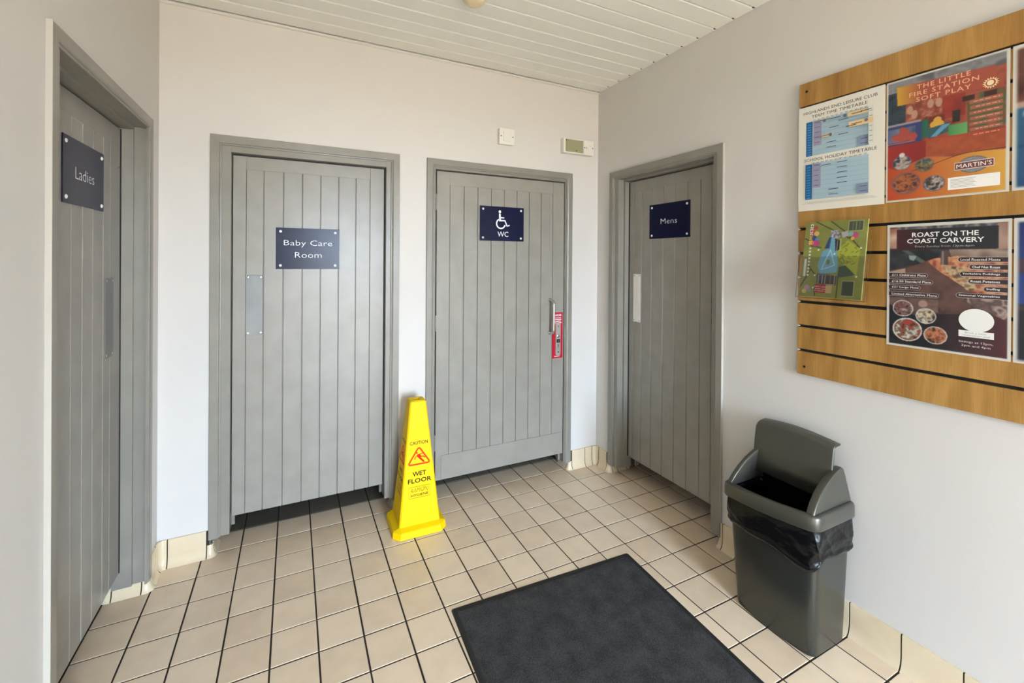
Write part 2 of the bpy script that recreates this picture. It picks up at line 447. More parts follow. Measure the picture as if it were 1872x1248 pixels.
def skirting(parent, poly):
    spans = fillet(poly)
    for si, sp in enumerate(spans):
        if sp[0] == 'line':
            _, a, b, nrm, h = sp
            L = (b - a).length; d = (b - a).normalized()
            e0 = 0.012 if si > 0 and spans[si - 1][0] == 'arc' else 0.0
            e1 = 0.012 if si < len(spans) - 1 and spans[si + 1][0] == 'arc' else 0.0
            bmg = bmesh.new(); sweep_piece(bmg, [(a, nrm), (b, nrm)], h - 0.0015, 0.0022)
            finish(bmg, 'grout', M_GROUT, parent)
            s0, s1 = e0, L - e1
            if s1 - s0 < 0.004: continue
            cuts = [s0]
            ax = 0 if abs(d.x) > 0.5 else 1
            for k in range(-40, 40):
                s = (k * T - a[ax]) / d[ax]
                if s0 + 0.02 < s < s1 - 0.02: cuts.append(s)
            cuts = sorted(cuts) + [s1]
            for c0, c1 in zip(cuts, cuts[1:]):
                bmp = bmesh.new()
                sweep_piece(bmp, [(a + d * (c0 + 0.0024), nrm), (a + d * (c1 - 0.0024), nrm)], h)
                finish(bmp, 'tile', M_SKIRT, parent, smooth=40)
        else:
            _, c, r, n0, n1, ext, h = sp
            st = []
            m = 7
            for k in range(m + 1):
                t = k / m
                v = (n0 * math.cos(t * PI / 2) + n1 * math.sin(t * PI / 2))
                p = c + v * r if ext else c - v * r
                st.append((p, v))
            d0 = Vector((-n0.y, n0.x)); d1 = Vector((-n1.y, n1.x))
            pre = (st[0][0] - d0 * (0.012 - 0.0024), n0); post = (st[-1][0] + d1 * (0.012 - 0.0024), n1)
            bmp = bmesh.new(); sweep_piece(bmp, [pre] + st + [post], h)
            finish(bmp, 'tile', M_SKIRT, parent, smooth=40)
            bmg = bmesh.new(); sweep_piece(bmg, st, h - 0.0015, 0.0022); finish(bmg, 'grout', M_GROUT, parent)

H, Lo = 0.130, 0.058
RI, RE = 0.030, 0.006
sl = empty('baseboard_left', (XL, -0.25, 0), kind='structure')
skirting(sl, [(XL, YF, 0, H), (XL, LA1, RE, Lo, H), (XL - tl, LA1, RE, Lo), (XL - tl, LA1 - 0.2, 0, Lo)])
skirting(sl, [(XL - tl, -0.06, 0, Lo), (XL - tl, LA0, RE, Lo), (XL, LA0, RE, H, Lo), (XL, YB - 0.045, 0, H)])
sb = empty('baseboard_back', (1.0, YB, 0), kind='structure')
skirting(sb, [(XL, YB - 0.045, 0, H), (XL, YB, RI, H), (B0 + 0.005, YB, RE, Lo, Lo), (B0 + 0.005, YB + 0.12, 0, Lo)])
skirting(sb, [(B1 - 0.005, YB + 0.12, 0, Lo), (B1 - 0.005, YB, RE, H, Lo), (W0 + 0.005, YB, RE, Lo, Lo), (W0 + 0.005, YB + 0.12, 0, Lo)])
skirting(sb, [(W1, YB + 0.12, 0, Lo), (W1, YB, RE, H, Lo), (XR, YB, RI, H, H), (XR, YB - 0.045, 0, H)])
sr = empty('baseboard_right', (XR, -2.0, 0), kind='structure')
skirting(sr, [(XR, YB - 0.045, 0, H), (XR, ME0, RE, Lo, Lo), (XR + tr, ME0, RE, Lo), (XR + tr, -0.06, 0, Lo)])
skirting(sr, [(XR + tr, ME1 - 0.2, 0, Lo), (XR + tr, ME1, RE, Lo), (XR, ME1, RE, H, H), (XR, YF, 0, H)])

# ------------------------------------------------------------------ doors
ARCH = [(0.0, 0.0), (0.0, 0.0165), (0.0015, 0.018), (0.033, 0.018), (0.0385, 0.0155), (0.0405, 0.0125), (0.0408, 0.0105), (0.0440, 0.0115), (0.0475, 0.0110), (0.0490, 0.0085), (0.0490, 0.0)]

ARCH = [(a, w * 0.80) for a, w in ARCH]
def architrave(parent, F, uo0, uo1, ztop, foot, mat, sgn):
    """three mitred pieces; sgn = direction from uo0 to uo1"""
    def piece(kind):
        bm = bmesh.new()
        if kind == 'l':
            rings = [[F(uo0 + sgn * a, w, foot) for a, w in ARCH], [F(uo0 + sgn * a, w, ztop - a) for a, w in ARCH]]
        elif kind == 'r':
            rings = [[F(uo1 - sgn * a, w, foot) for a, w in ARCH], [F(uo1 - sgn * a, w, ztop - a) for a, w in ARCH]]
        else:
            rings = [[F(uo0 + sgn * a, w, ztop - a) for a, w in ARCH], [F(uo1 - sgn * a, w, ztop - a) for a, w in ARCH]]
        add_loft(bm, rings)
        finish(bm, 'architrave', mat, parent)
    for k in 'lrh': piece(k)

def push_plate(parent, F, u0, u1, z0, z1, w, mat):
    bm = bmesh.new(); s = 1 if u1 > u0 else -1
    add_box(bm, u0, u1, w, w + 0.0015, z0, z1, F, 0.0006)
    for u in (u0 + s * 0.009, u1 - s * 0.009):
        for z in (z0 + 0.011, z1 - 0.011):
            n = (F(0, 1, 0) - F(0, 0, 0))
            add_lathe(bm, F(u, w + 0.0015, z), n, [(0.0042, 0), (0.0040, 0.0009), (0.002, 0.0012), (0, 0.0012)], 12, 1)
    return finish(bm, 'push_plate', [mat, M_CHROME], parent)

def build_door(name, label, F, outer, leaf, lin_in, w_leaf, zb, zt, grooves, gtop, ftop=2.104, foot=0.060, plates=None, plate_mat=None,
               kick=None, dark_gap=False, hinge_w=None, hinges=(), sticker=None):
    s = 1 if outer[1] > outer[0] else -1
    root = empty(name, F((outer[0] + outer[1]) / 2, 0, 0), label=label, kind='structure')
    # frame: jambs + head sitting in the opening, with the three architraves on it
    bm = bmesh.new()
    o0, o1 = outer[0] + s * 0.006, outer[1] - s * 0.006
    i0, i1 = lin_in
    zi = zt + (0.0095 if hinges else 0.006)
    st_ = 0.014 if w_leaf < -0.06 else 0.0            # deep frames have a stepped rebate in front of the leaf
    wm = -0.046 if st_ else 0.0014
    for wa, wb, e_ in ((-0.115, wm, 0.0), (wm, 0.0015, st_)):
        if wb - wa < 0.001: continue
        add_box(bm, o0, i0 - s * e_, wa, wb, foot + 0.002, ftop - 0.006, F, 0.001 if not st_ else 0.0)
        add_box(bm, i1 + s * e_, o1, wa, wb, foot + 0.002, ftop - 0.006, F, 0.001 if not st_ else 0.0)
        add_box(bm, i0 - s * e_, i1 + s * e_, wa, wb, zi + e_, ftop - 0.006, F, 0.001 if not st_ else 0.0)
    # stops behind the leaf
    ws = w_leaf - 0.044
    if s < 0: ws -= 0.02
    add_box(bm, i0, i0 + s * 0.014, ws - 0.03, ws - 0.002, foot + 0.002, zi, F)
    add_box(bm, i1 - s * 0.014, i1, ws - 0.03, ws - 0.002, foot + 0.002, zi, F)
    add_box(bm, i0 + s * 0.014, i1 - s * 0.014, ws - 0.03, ws - 0.002, zi - 0.014, zi, F)
    fr = finish(bm, 'door_frame', M_FRAME, root)
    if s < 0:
        box('shadow_gap', i0, i0 + s * 0.0045, w_leaf - 0.050, w_leaf + 0.002, zb, zt, M_BLACK, root, F)  # added black strip: paints the shade in the gap between leaf and jamb
    architrave(fr, F, outer[0], outer[1], ftop, foot, M_FRAME, s)
    # leaf
    lf = empty('door_leaf', F((leaf[0] + leaf[1]) / 2, w_leaf, zb), parent=root)
    l0, l1 = leaf
    gb = zb if not kick else kick[2] - 0.004
    box('core', l0 + s * 0.003, l1 - s * 0.003, w_leaf - 0.040, w_leaf - 0.0075, zb + 0.002, zt - 0.002, M_DOOR, lf, F)
    box('top_rail', grooves[0], grooves[-1], w_leaf - 0.0076, w_leaf, gtop, zt, M_DOOR, lf, F, 0.0008)
    box('stile', l0, grooves[0] - s * 0.0002, w_leaf - 0.0405, w_leaf, zb, zt, M_DOOR, lf, F, 0.0012)
    box('stile', grooves[-1] + s * 0.0002, l1, w_leaf - 0.0405, w_leaf, zb, zt, M_DOOR, lf, F, 0.0012)
    for a, b in zip(grooves, grooves[1:]):
        dw = random.uniform(-0.0004, 0.0)
        bm = bmesh.new()
        gg = 0.0012
        pr = [(a + s * gg, -0.0075), (a + s * gg, -0.0035), (a + s * (gg + 0.0022), dw), (b - s * (gg + 0.0022), dw), (b - s * gg, -0.0035), (b - s * gg, -0.0075)]
        add_loft(bm, [[F(u, w_leaf + w, z) for u, w in pr] for z in (gb + 0.0005, gtop - 0.0002)])
        finish(bm, 'plank', M_DOOR, lf)
    if kick:
        box('kick_board', kick[0], kick[1], w_leaf - 0.006, w_leaf + 0.004, kick[3], kick[2], M_DOOR, lf, F, 0.0012)
        box('bottom_rail', grooves[0], grooves[-1], w_leaf - 0.0076, w_leaf - 0.0006, zb, kick[2] - 0.005, M_DOOR, lf, F)
    if plates: push_plate(lf, F, *plates, w_leaf, plate_mat)
    for hz in hinges:
        bm = bmesh.new()
        uu = hinge_w
        for k in range(5):
            add_cyl(bm, F(uu, w_leaf + 0.002, hz - 0.05 + k * 0.02 + 0.0008), (0, 0, 1), 0.0052, 0.0052, 0.0184, 12)
        add_box(bm, uu, uu + s * 0.006, w_leaf - 0.001, w_leaf + 0.0012, hz - 0.05, hz + 0.05, F)
        finish(bm, 'hinge', M_FRAME, lf, smooth=40)
    return root, lf

# baby care room
d2, leaf2 = build_door('door_2', 'grey boarded door marked Baby Care Room, set back in its frame', F_BACK, (-0.138, 0.797), (-0.046, 0.716), (-0.050, 0.7215), -0.040, 0.155, 2.018,
           [0.012, 0.093, 0.186, 0.279, 0.371, 0.465, 0.558, 0.638], 1.950, foot=0.085,
           plates=(0.013, 0.090, 1.084, 1.399), plate_mat=M_STEEL)
# accessible wc
d3, leaf3 = build_door('door_3', 'grey boarded door marked WC with chrome pull handle', F_BACK, (0.962, 2.019), (1.0275, 1.957), (1.0195, 1.9640), 0.000, 0.124, 2.032,
           [1.111, 1.205, 1.299, 1.394, 1.488, 1.582, 1.676, 1.770, 1.865], 1.950, foot=0.055,
           kick=(1.063, 1.943, 0.276, 0.126), hinge_w=1.0235, hinges=(1.84, 1.095, 0.36))
# mens
d4, leaf4 = build_door('door_4', 'grey boarded door marked Mens in the right wall', F_RIGHT, (-0.326, -1.230), (-0.431, -1.146), (-0.423, -1.150), -0.082, 0.135, 2.028,
           [-0.475, -0.548, -0.637, -0.734, -0.828, -0.923, -1.014, -1.092], 1.957, foot=0.055,
           plates=(-0.471, -0.539, 1.075, 1.398), plate_mat=M_LITPLATE)
# ladies
d1, leaf1 = build_door('door_1', 'grey boarded door marked Ladies in the left wall', F_LEFT, (-0.325, -1.238), (-0.377, -1.146), (-0.368, -1.150), -0.088, 0.130, 2.036,
           [-0.486, -0.558, -0.655, -0.745, -0.832, -0.919, -1.006, -1.093], 1.957, foot=0.055,
           plates=(-0.453, -0.534, 1.083, 1.404), plate_mat=M_STEEL)
# cream paint lapped over the outer edge of the two side-wall frames
box('edge_strip', -1.2375, -1.2400, 0.0005, 0.0150, 0.13, 2.105, M_STRIP, d1, F_LEFT)
box('edge_strip', -1.2295, -1.2320, 0.0005, 0.0150, 0.13, 2.105, M_STRIP, d4, F_RIGHT)
# keep plate on the frame of the WC door, and dark lock edge
box('keep_plate', 1.960, 1.972, -0.002, 0.006, 0.925, 1.000, M_FRAME, d3, F_BACK, 0.001)
for rt, F, uu, zz in ((leaf4, F_RIGHT, -0.433, 1.87), (leaf1, F_LEFT, -0.39, 1.87)):
    bm = bmesh.new(); wz = -0.082 if F is F_RIGHT else -0.088
    add_cyl(bm, F(uu, wz - 0.001, zz), F(0, 1, 0) - F(0, 0, 0), 0.004, 0.004, 0.0015, 10)
    finish(bm, 'screw_hole', M_BLACK, rt)

# ------------------------------------------------------------------ text
_cache = {}
def text_geo(body, size, align='CENTER', thin=0.0, sx=1.0, shear=0.0, spacing=1.0):
    if thin > 0 and 'M' in body: thin = 0.0
    key = (body, align, thin, shear, spacing)
    if key not in _cache:
        cu = bpy.data.curves.new('t', 'FONT'); cu.body = body; cu.size = 1.0; cu.align_x = align; cu.align_y = 'CENTER'
        cu.offset = thin; cu.resolution_u = 2; cu.fill_mode = 'FRONT'; cu.dimensions = '2D'; cu.shear = shear; cu.space_character = spacing
        ob = bpy.data.objects.new('t', cu); COL.objects.link(ob)
        dg = bpy.context.evaluated_depsgraph_get(); dg.update()
        me = bpy.data.meshes.new_from_object(ob.evaluated_get(dg))
        _cache[key] = ([(v.co.x, v.co.y) for v in me.vertices], [list(p.vertices) for p in me.polygons])
        bpy.data.objects.remove(ob); bpy.data.curves.remove(cu); bpy.data.meshes.remove(me)
    vs, fs = _cache[key]
    return [(x * size * sx, y * size) for x, y in vs], fs
def text_width_fit(body, width, **k):
    vs, _ = text_geo(body, 1.0, **k)
    w = max(v[0] for v in vs) - min(v[0] for v in vs)
    h = max(v[1] for v in vs) - min(v[1] for v in vs)
    return w, h

class Flat:
    """thin printed geometry on a plane: origin O, axes U V (unit), normal Nn; 2-D metres"""
    def __init__(s, O, U, V, Nn): s.O, s.U, s.V, s.N = Vector(O), Vector(U), Vector(V), Vector(Nn); s.bm = bmesh.new(); s.lay = s.bm.loops.layers.float_color.new('Col'); s.k = 0
    def P(s, u, v, h): return s.O + s.U * u + s.V * v + s.N * h
    def nxt(s): s.k += 1; return 0.00025 + s.k * 0.00006
    def faces(s, vs, fs, c, mi=0, h=None):
        h = s.nxt() if h is None else h
        V = [s.bm.verts.new(s.P(x, y, h)) for x, y in vs]
        for f in fs:
            try: F = s.bm.faces.new([V[i] for i in f])
            except ValueError: continue
            F.material_index = mi
            for l in F.loops: l[s.lay] = c
    def poly(s, pts, c, mi=0): s.faces(pts, [list(range(len(pts)))], c, mi)
    def rect(s, x0, y0, x1, y1, c, mi=0): s.poly([(x0, y0), (x1, y0), (x1, y1), (x0, y1)], c, mi)
    def disc(s, x, y, rx, ry, c, mi=0, n=28): s.poly([(x + rx * math.cos(2 * PI * i / n), y + ry * math.sin(2 * PI * i / n)) for i in range(n)], c, mi)
    def line(s, pts, w, c, mi=0, closed=False):
        n = len(pts); L = []; R = []
        for i, p in enumerate(pts):
            a = pts[(i - 1) % n] if (closed or i > 0) else p; b = pts[(i + 1) % n] if (closed or i < n - 1) else p
            dx, dy = b[0] - a[0], b[1] - a[1]; q = math.hypot(dx, dy) or 1
            L.append((p[0] - dy / q * w / 2, p[1] + dx / q * w / 2)); R.append((p[0] + dy / q * w / 2, p[1] - dx / q * w / 2))
        vs = L + R; fs = [[i, (i + 1) % n, n + (i + 1) % n, n + i] for i in range(n if closed else n - 1)]
        s.faces(vs, fs, c, mi)
    def text(s, body, x, y, h, c, mi=0, width=None, **k):
        w0, h0 = text_width_fit(body, 1, **k)
        size = h / h0 if h0 else h
        sx = (width / (w0 * size)) if width else 1.0
        vs, fs = text_geo(body, size, sx=sx, **k)
        cy = (max(v[1] for v in vs) + min(v[1] for v in vs)) / 2
        cx = (max(v[0] for v in vs) + min(v[0] for v in vs)) / 2 if k.get('align', 'CENTER') == 'CENTER' else 0
        s.faces([(a - cx + x, b - cy + y) for a, b in vs], fs, c, mi)
    def done(s, name, mats, parent):
        o = finish(s.bm, name, mats, parent, recalc=False)
        return tag(o, kind='stuff') if 'letter' in name or name in ('print', 'printed_warning') else o
WHT = rgb(238, 238, 240)

# ------------------------------------------------------------------ door signs
def sign(F, u0, u1, z0, z1, w, label, art):
    s = 1 if u1 > u0 else -1
    root = empty('door_sign', F((u0 + u1) / 2, w, z0), label, 'sign', 'navy signs on the doors')
    pl_ = box('sign_plate', u0, u1, w + 0.0004, w + 0.0034, z0, z1, M_NAVY, root, F, 0.0006)
    n = F(0, 1, 0) - F(0, 0, 0)
    for u in (u0 + s * 0.022, u1 - s * 0.022):
        for z in (z0 + 0.020, z1 - 0.020):
            bm = bmesh.new(); add_lathe(bm, F(u, w + 0.0034, z), n, [(0.0072, 0), (0.0070, 0.002), (0.005, 0.0034), (0, 0.004)], 18)
            finish(bm, 'screw_cap', M_CAP, pl_, smooth=50)
    U = (F(u1, 0, 0) - F(u0, 0, 0)).normalized()
    fl_ = Flat(F(u0, w + 0.0034, z0), U, (0, 0, 1), n)
    ex = art(fl_, abs(u1 - u0), z1 - z0)
    fl_.done('lettering', M_WHITE, pl_)
    if ex:
        f3 = Flat(F(u0, w + 0.0034, z0), U, (0, 0, 1), n); ex(f3); f3.done('wheelchair_symbol', M_WHITE, pl_)
    return root

def art_baby(f, W, Hh):
    f.text('Baby Care', W / 2, Hh * 0.62, 0.038, WHT, thin=-0.012, width=W * 0.76)
    f.text('Room', W / 2, Hh * 0.345, 0.030, WHT, thin=-0.012, width=W * 0.42)
def art_mens(f, W, Hh): f.text('Mens', W / 2, Hh * 0.49, 0.033, WHT, thin=-0.014, width=W * 0.40)
def art_ladies(f, W, Hh): f.text('Ladies', W / 2, Hh * 0.49, 0.040, WHT, thin=-0.014, width=W * 0.46)
def art_wc(f, W, Hh):
    f.text('WC', W * 0.515, Hh * 0.20, 0.034, WHT, thin=0.004, width=W * 0.245)
    return lambda g_: wheelchair(g_, W * 0.47, Hh * 0.545, Hh / 0.225)
def wheelchair(f, X, Y, k):
    c = WHT
    f.disc(X - 0.009 * k, Y + 0.069 * k, 0.0090 * k, 0.0098 * k, c)
    f.poly([(X - 0.016 * k, Y + 0.056 * k), (X - 0.003 * k, Y + 0.056 * k), (X - 0.001 * k, Y + 0.006 * k), (X - 0.013 * k, Y + 0.006 * k)], c)
    f.poly([(X - 0.006 * k, Y + 0.034 * k), (X + 0.023 * k, Y + 0.034 * k), (X + 0.023 * k, Y + 0.026 * k), (X - 0.006 * k, Y + 0.026 * k)], c)
    f.line([(X - 0.010 * k, Y + 0.0115 * k), (X + 0.028 * k, Y + 0.0115 * k), (X + 0.044 * k, Y - 0.024 * k), (X + 0.062 * k, Y - 0.017 * k)], 0.0095 * k, c)
    pts = []
    for i in range(31):
        t = math.radians(118 + i * (345 - 118) / 30)
        pts.append((X - 0.001 * k + 0.031 * k * math.cos(t), Y - 0.009 * k + 0.031 * k * math.sin(t)))
    f.line(pts, 0.0092 * k, c)

sign(F_BACK, 0.151, 0.470, 1.430, 1.653, -0.040, 'navy sign reading Baby Care Room in thin white letters', art_baby)
sign(F_BACK, 1.312, 1.632, 1.612, 1.837, 0.000, 'navy sign with a white wheelchair symbol above the letters WC', art_wc)
sign(F_RIGHT, -0.619, -0.944, 1.631, 1.850, -0.082, 'navy sign reading Mens on the right-hand grey door', art_mens)
sign(F_LEFT, -0.903, -0.567, 1.664, 1.886, -0.088, 'navy sign reading Ladies on the door in the left wall', art_ladies)

# ------------------------------------------------------------------ WC pull handle, lock plate, sticker (parts of the leaf)
bm = bmesh.new()
z0, z1, uu, w0 = 0.985, 1.212, 1.850, 0.0
pts = [F_BACK(uu - 0.008, w0 + 0.002, z1), F_BACK(uu - 0.006, w0 + 0.022, z1)]
for k in range(1, 8):
    t = k / 7 * PI / 2; pts.append(F_BACK(uu - 0.005, w0 + 0.022 + 0.028 * math.sin(t), z1 - 0.028 * (1 - math.cos(t))))
for k in range(0, 8):
    t = k / 7 * PI / 2; pts.append(F_BACK(uu - 0.005, w0 + 0.050 - 0.022 * (1 - math.cos(t)), z0 + 0.022 * (1 - math.sin(t))))
pts.append(F_BACK(uu - 0.006, w0 + 0.002, z0))
add_tube(bm, pts, 0.0095, 14)
for z in (z0, z1): add_cyl(bm, F_BACK(uu - 0.007, w0, z), (0, -1, 0), 0.0135, 0.0125, 0.006, 18)
o = finish(bm, 'pull_handle', M_CHROME, leaf3, smooth=50); tag(o, 'chrome D-shaped pull handle')
bm = bmesh.new(); add_box(bm, 1.864, 1.951, 0.0002, 0.0008, 0.801, 1.122, F_BACK)
o = finish(bm, 'sticker', M_RED, leaf3); tag(o, 'red key notice behind the lock')
f = Flat(F_BACK(1.864, 0.0008, 0.801), (1, 0, 0), (0, 0, 1), (0, -1, 0))
f.text('RADAR', 0.048, 0.302, 0.016, WHT, thin=0.015, width=0.058)
for k, (x_, wd) in enumerate(((0.024, 0.050), (0.022, 0.054), (0.024, 0.048), (0.022, 0.054))): f.rect(x_, 0.280 - k * 0.0115, x_ + wd, 0.285 - k * 0.0115, WHT)
f.text('RADAR', 0.042, 0.014, 0.008, WHT, width=0.045)
f.done('sticker_lettering', M_WHITE, leaf3)
bm = bmesh.new()
def stadium(u, z0, z1, r, w, n=10):
    return [F_BACK(u + r * math.cos(t), w, z1 - r + r * math.sin(t)) for t in [PI * i / n for i in range(n + 1)]] + [F_BACK(u - r * math.cos(t), w, z0 + r - r * math.sin(t)) for t in [PI * i / n for i in range(n + 1)]]
add_loft(bm, [stadium(1.911, 0.815, 1.055, 0.0205, 0.0008), stadium(1.911, 0.815, 1.055, 0.0205, 0.006), stadium(1.911, 0.817, 1.053, 0.0185, 0.008)])
for z in (1.025, 0.845): add_lathe(bm, F_BACK(1.911, 0.008, z), (0, -1, 0), [(0.006, 0), (0.005, 0.0012), (0, 0.0014)], 12, 1)
add_lathe(bm, F_BACK(1.911, 0.008, 0.957), (0, -1, 0), [(0.0115, 0), (0.0115, 0.003), (0.009, 0.0048), (0, 0.005)], 20, 1)
add_box(bm, 1.897, 1.925, 0.008, 0.0086, 0.911, 0.935, F_BACK, 0, 2)
add_lathe(bm, F_BACK(1.911, 0.0084, 0.9225), (0, -1, 0), [(0.0065, 0), (0.0065, 0.003), (0, 0.0032)], 16, 1)
add_cyl(bm, F_BACK(1.911, 0.0078, 0.895), (0, -1, 0), 0.0036, 0.0036, 0.0008, 12, 2)
add_box(bm, 1.909, 1.913, 0.0078, 0.0086, 0.877, 0.895, F_BACK, 0, 2)
o = finish(bm, 'lock_plate', [M_ALU, M_CHROME, M_BLACK], leaf3, smooth=35); tag(o, 'satin metal lock plate with keyhole')

# ------------------------------------------------------------------ switch, fan control, detector
sw = empty('wall_switch', F_BACK(1.488, 0, 2.240), 'small white square rocker switch on the wall above the WC door', 'switch')
box('back_box', 1.436, 1.540, 0.0, 0.026, 2.244, 2.344, M_WHITEPL, sw, F_BACK, 0.003, 2)
fp_ = box('face_plate', 1.434, 1.542, 0.026, 0.032, 2.242, 2.346, M_WHITEPL, sw, F_BACK, 0.003, 2)
box('rocker', 1.461, 1.515, 0.032, 0.0365, 2.262, 2.325, M_WHITEPL, fp_, F_BACK, 0.002, 2)
for u in (1.446, 1.531):
    bm = bmesh.new(); add_lathe(bm, F_BACK(u, 0.032, 2.294), (0, -1, 0), [(0.0038, 0), (0.0034, 0.001), (0, 0.001)], 12); finish(bm, 'screw', M_INK, fp_)
fc = empty('control_box', F_BACK(2.04, 0, 2.236), 'long white control box with an olive window high in the corner beside the ceiling', 'control box')
box('casing', 1.922, 2.172, 0.0, 0.040, 2.240, 2.342, M_WHITEPL, fc, F_BACK, 0.003, 2)
M_OLIVE = simple('olive_window', rgb(150, 146, 112), 0.3)
box('window_panel', 1.938, 2.087, 0.040, 0.0415, 2.249, 2.336, M_OLIVE, fc, F_BACK, 0.0008)
sp_ = box('switch_plate', 2.090, 2.174, 0.040, 0.046, 2.240, 2.342, M_WHITEPL, fc, F_BACK, 0.002, 2)
for u, z in ((2.098, 2.290), (2.166, 2.292), (2.030, 2.262), (1.945, 2.328)):
    bm = bmesh.new(); add_lathe(bm, F_BACK(u, 0.046 if u > 2.09 else 0.0415, z), (0, -1, 0), [(0.0040, 0), (0.0036, 0.001), (0, 0.001)], 12); finish(bm, 'screw', M_INK, fc)
box('rocker', 2.140, 2.156, 0.046, 0.049, 2.300, 2.312, M_WHITEPL, sp_, F_BACK, 0.001)
box('slot', 2.112, 2.115, 0.046, 0.0465, 2.283, 2.296, M_INK, sp_, F_BACK)

M_CREAM = simple('aged_cream_plastic', rgb(222, 206, 170), 0.4)
sd = empty('smoke_detector', (0.985, -0.885, ZC), 'aged cream round detector fixed to the boarded ceiling', 'smoke detector')
bm = bmesh.new(); add_lathe(bm, (0.985, -0.885, ZC), (0, 0, -1), [(0.058, 0), (0.060, 0.004), (0.060, 0.014), (0.054, 0.018), (0.0, 0.018)], 36)
finish(bm, 'base', M_CREAM, sd, smooth=35)
bm = bmesh.new(); add_lathe(bm, (0.985, -0.885, ZC - 0.018), (0, 0, -1), [(0.048, 0), (0.046, 0.016), (0.036, 0.026), (0.018, 0.030), (0.0, 0.031)], 36)
finish(bm, 'cover', M_CREAM, sd, smooth=50)
for k in range(12):
    a = k * PI / 6
    bm = bmesh.new(); add_box(bm, -0.003, 0.003, 0.0455, 0.0495, -0.017, -0.003)
    bmesh.ops.rotate(bm, verts=bm.verts, cent=(0, 0, 0), matrix=Matrix.Rotation(a, 3, 'Z')); bmesh.ops.translate(bm, verts=bm.verts, vec=(0.985, -0.885, ZC - 0.016))
    finish(bm, 'vent_rib', M_CREAM, sd)

# ------------------------------------------------------------------ slatwall board
sy0, sy1, sz0, sz1 = -1.612, -2.830, 1.000, 2.262
swb = empty('slatwall_panel', (XR - 0.01, (sy0 + sy1) / 2, sz0), 'maple slatwall display panel with black grooves on the right wall', 'display board')
box('groove_backing', sy0, sy1, 0.0005, 0.008, sz0 + 0.001, sz1 - 0.001, M_BLACK, swb, F_RIGHT)
ph = (sz1 - sz0) / 12
for k in range(12):
    za, zb_ = sz0 + k * ph + (0.006 if k else 0), sz0 + (k + 1) * ph - (0.006 if k < 11 else 0)
    box('slat', sy0, sy1, 0.0075, 0.020, za, zb_, M_WOOD, swb, F_RIGHT, 0.0006)
    if k:
        bm = bmesh.new(); add_box(bm, sy0 + 0.0005, sy0 - 0.006, 0.008, 0.0185, za - 0.008, za - 0.0045, F_RIGHT); finish(bm, 'groove_end', M_WHITEPL, swb)
for z in (sz0 + 0.035, sz1 - 0.038):
    bm = bmesh.new(); add_lathe(bm, F_RIGHT(sy0 - 0.030, 0.020, z), (-1, 0, 0), [(0.005, 0), (0.0045, 0.001), (0, 0.001)], 12); finish(bm, 'screw', M_INK, swb)

# ------------------------------------------------------------------ posters
def vnoise(U, V, sc, seed):
    rs = np.random.RandomState(seed); n = 64
    g_ = rs.rand(n, n)
    x = U * sc; y = V * sc * 1.4
    xi = np.floor(x).astype(int); yi = np.floor(y).astype(int); fx = x - xi; fy = y - yi
    fx = fx * fx * (3 - 2 * fx); fy = fy * fy * (3 - 2 * fy)
    a = g_[xi % n, yi % n]; b = g_[(xi + 1) % n, yi % n]; c = g_[xi % n, (yi + 1) % n]; d = g_[(xi + 1) % n, (yi + 1) % n]
    return (a * (1 - fx) + b * fx) * (1 - fy) + (c * (1 - fx) + d * fx) * fy

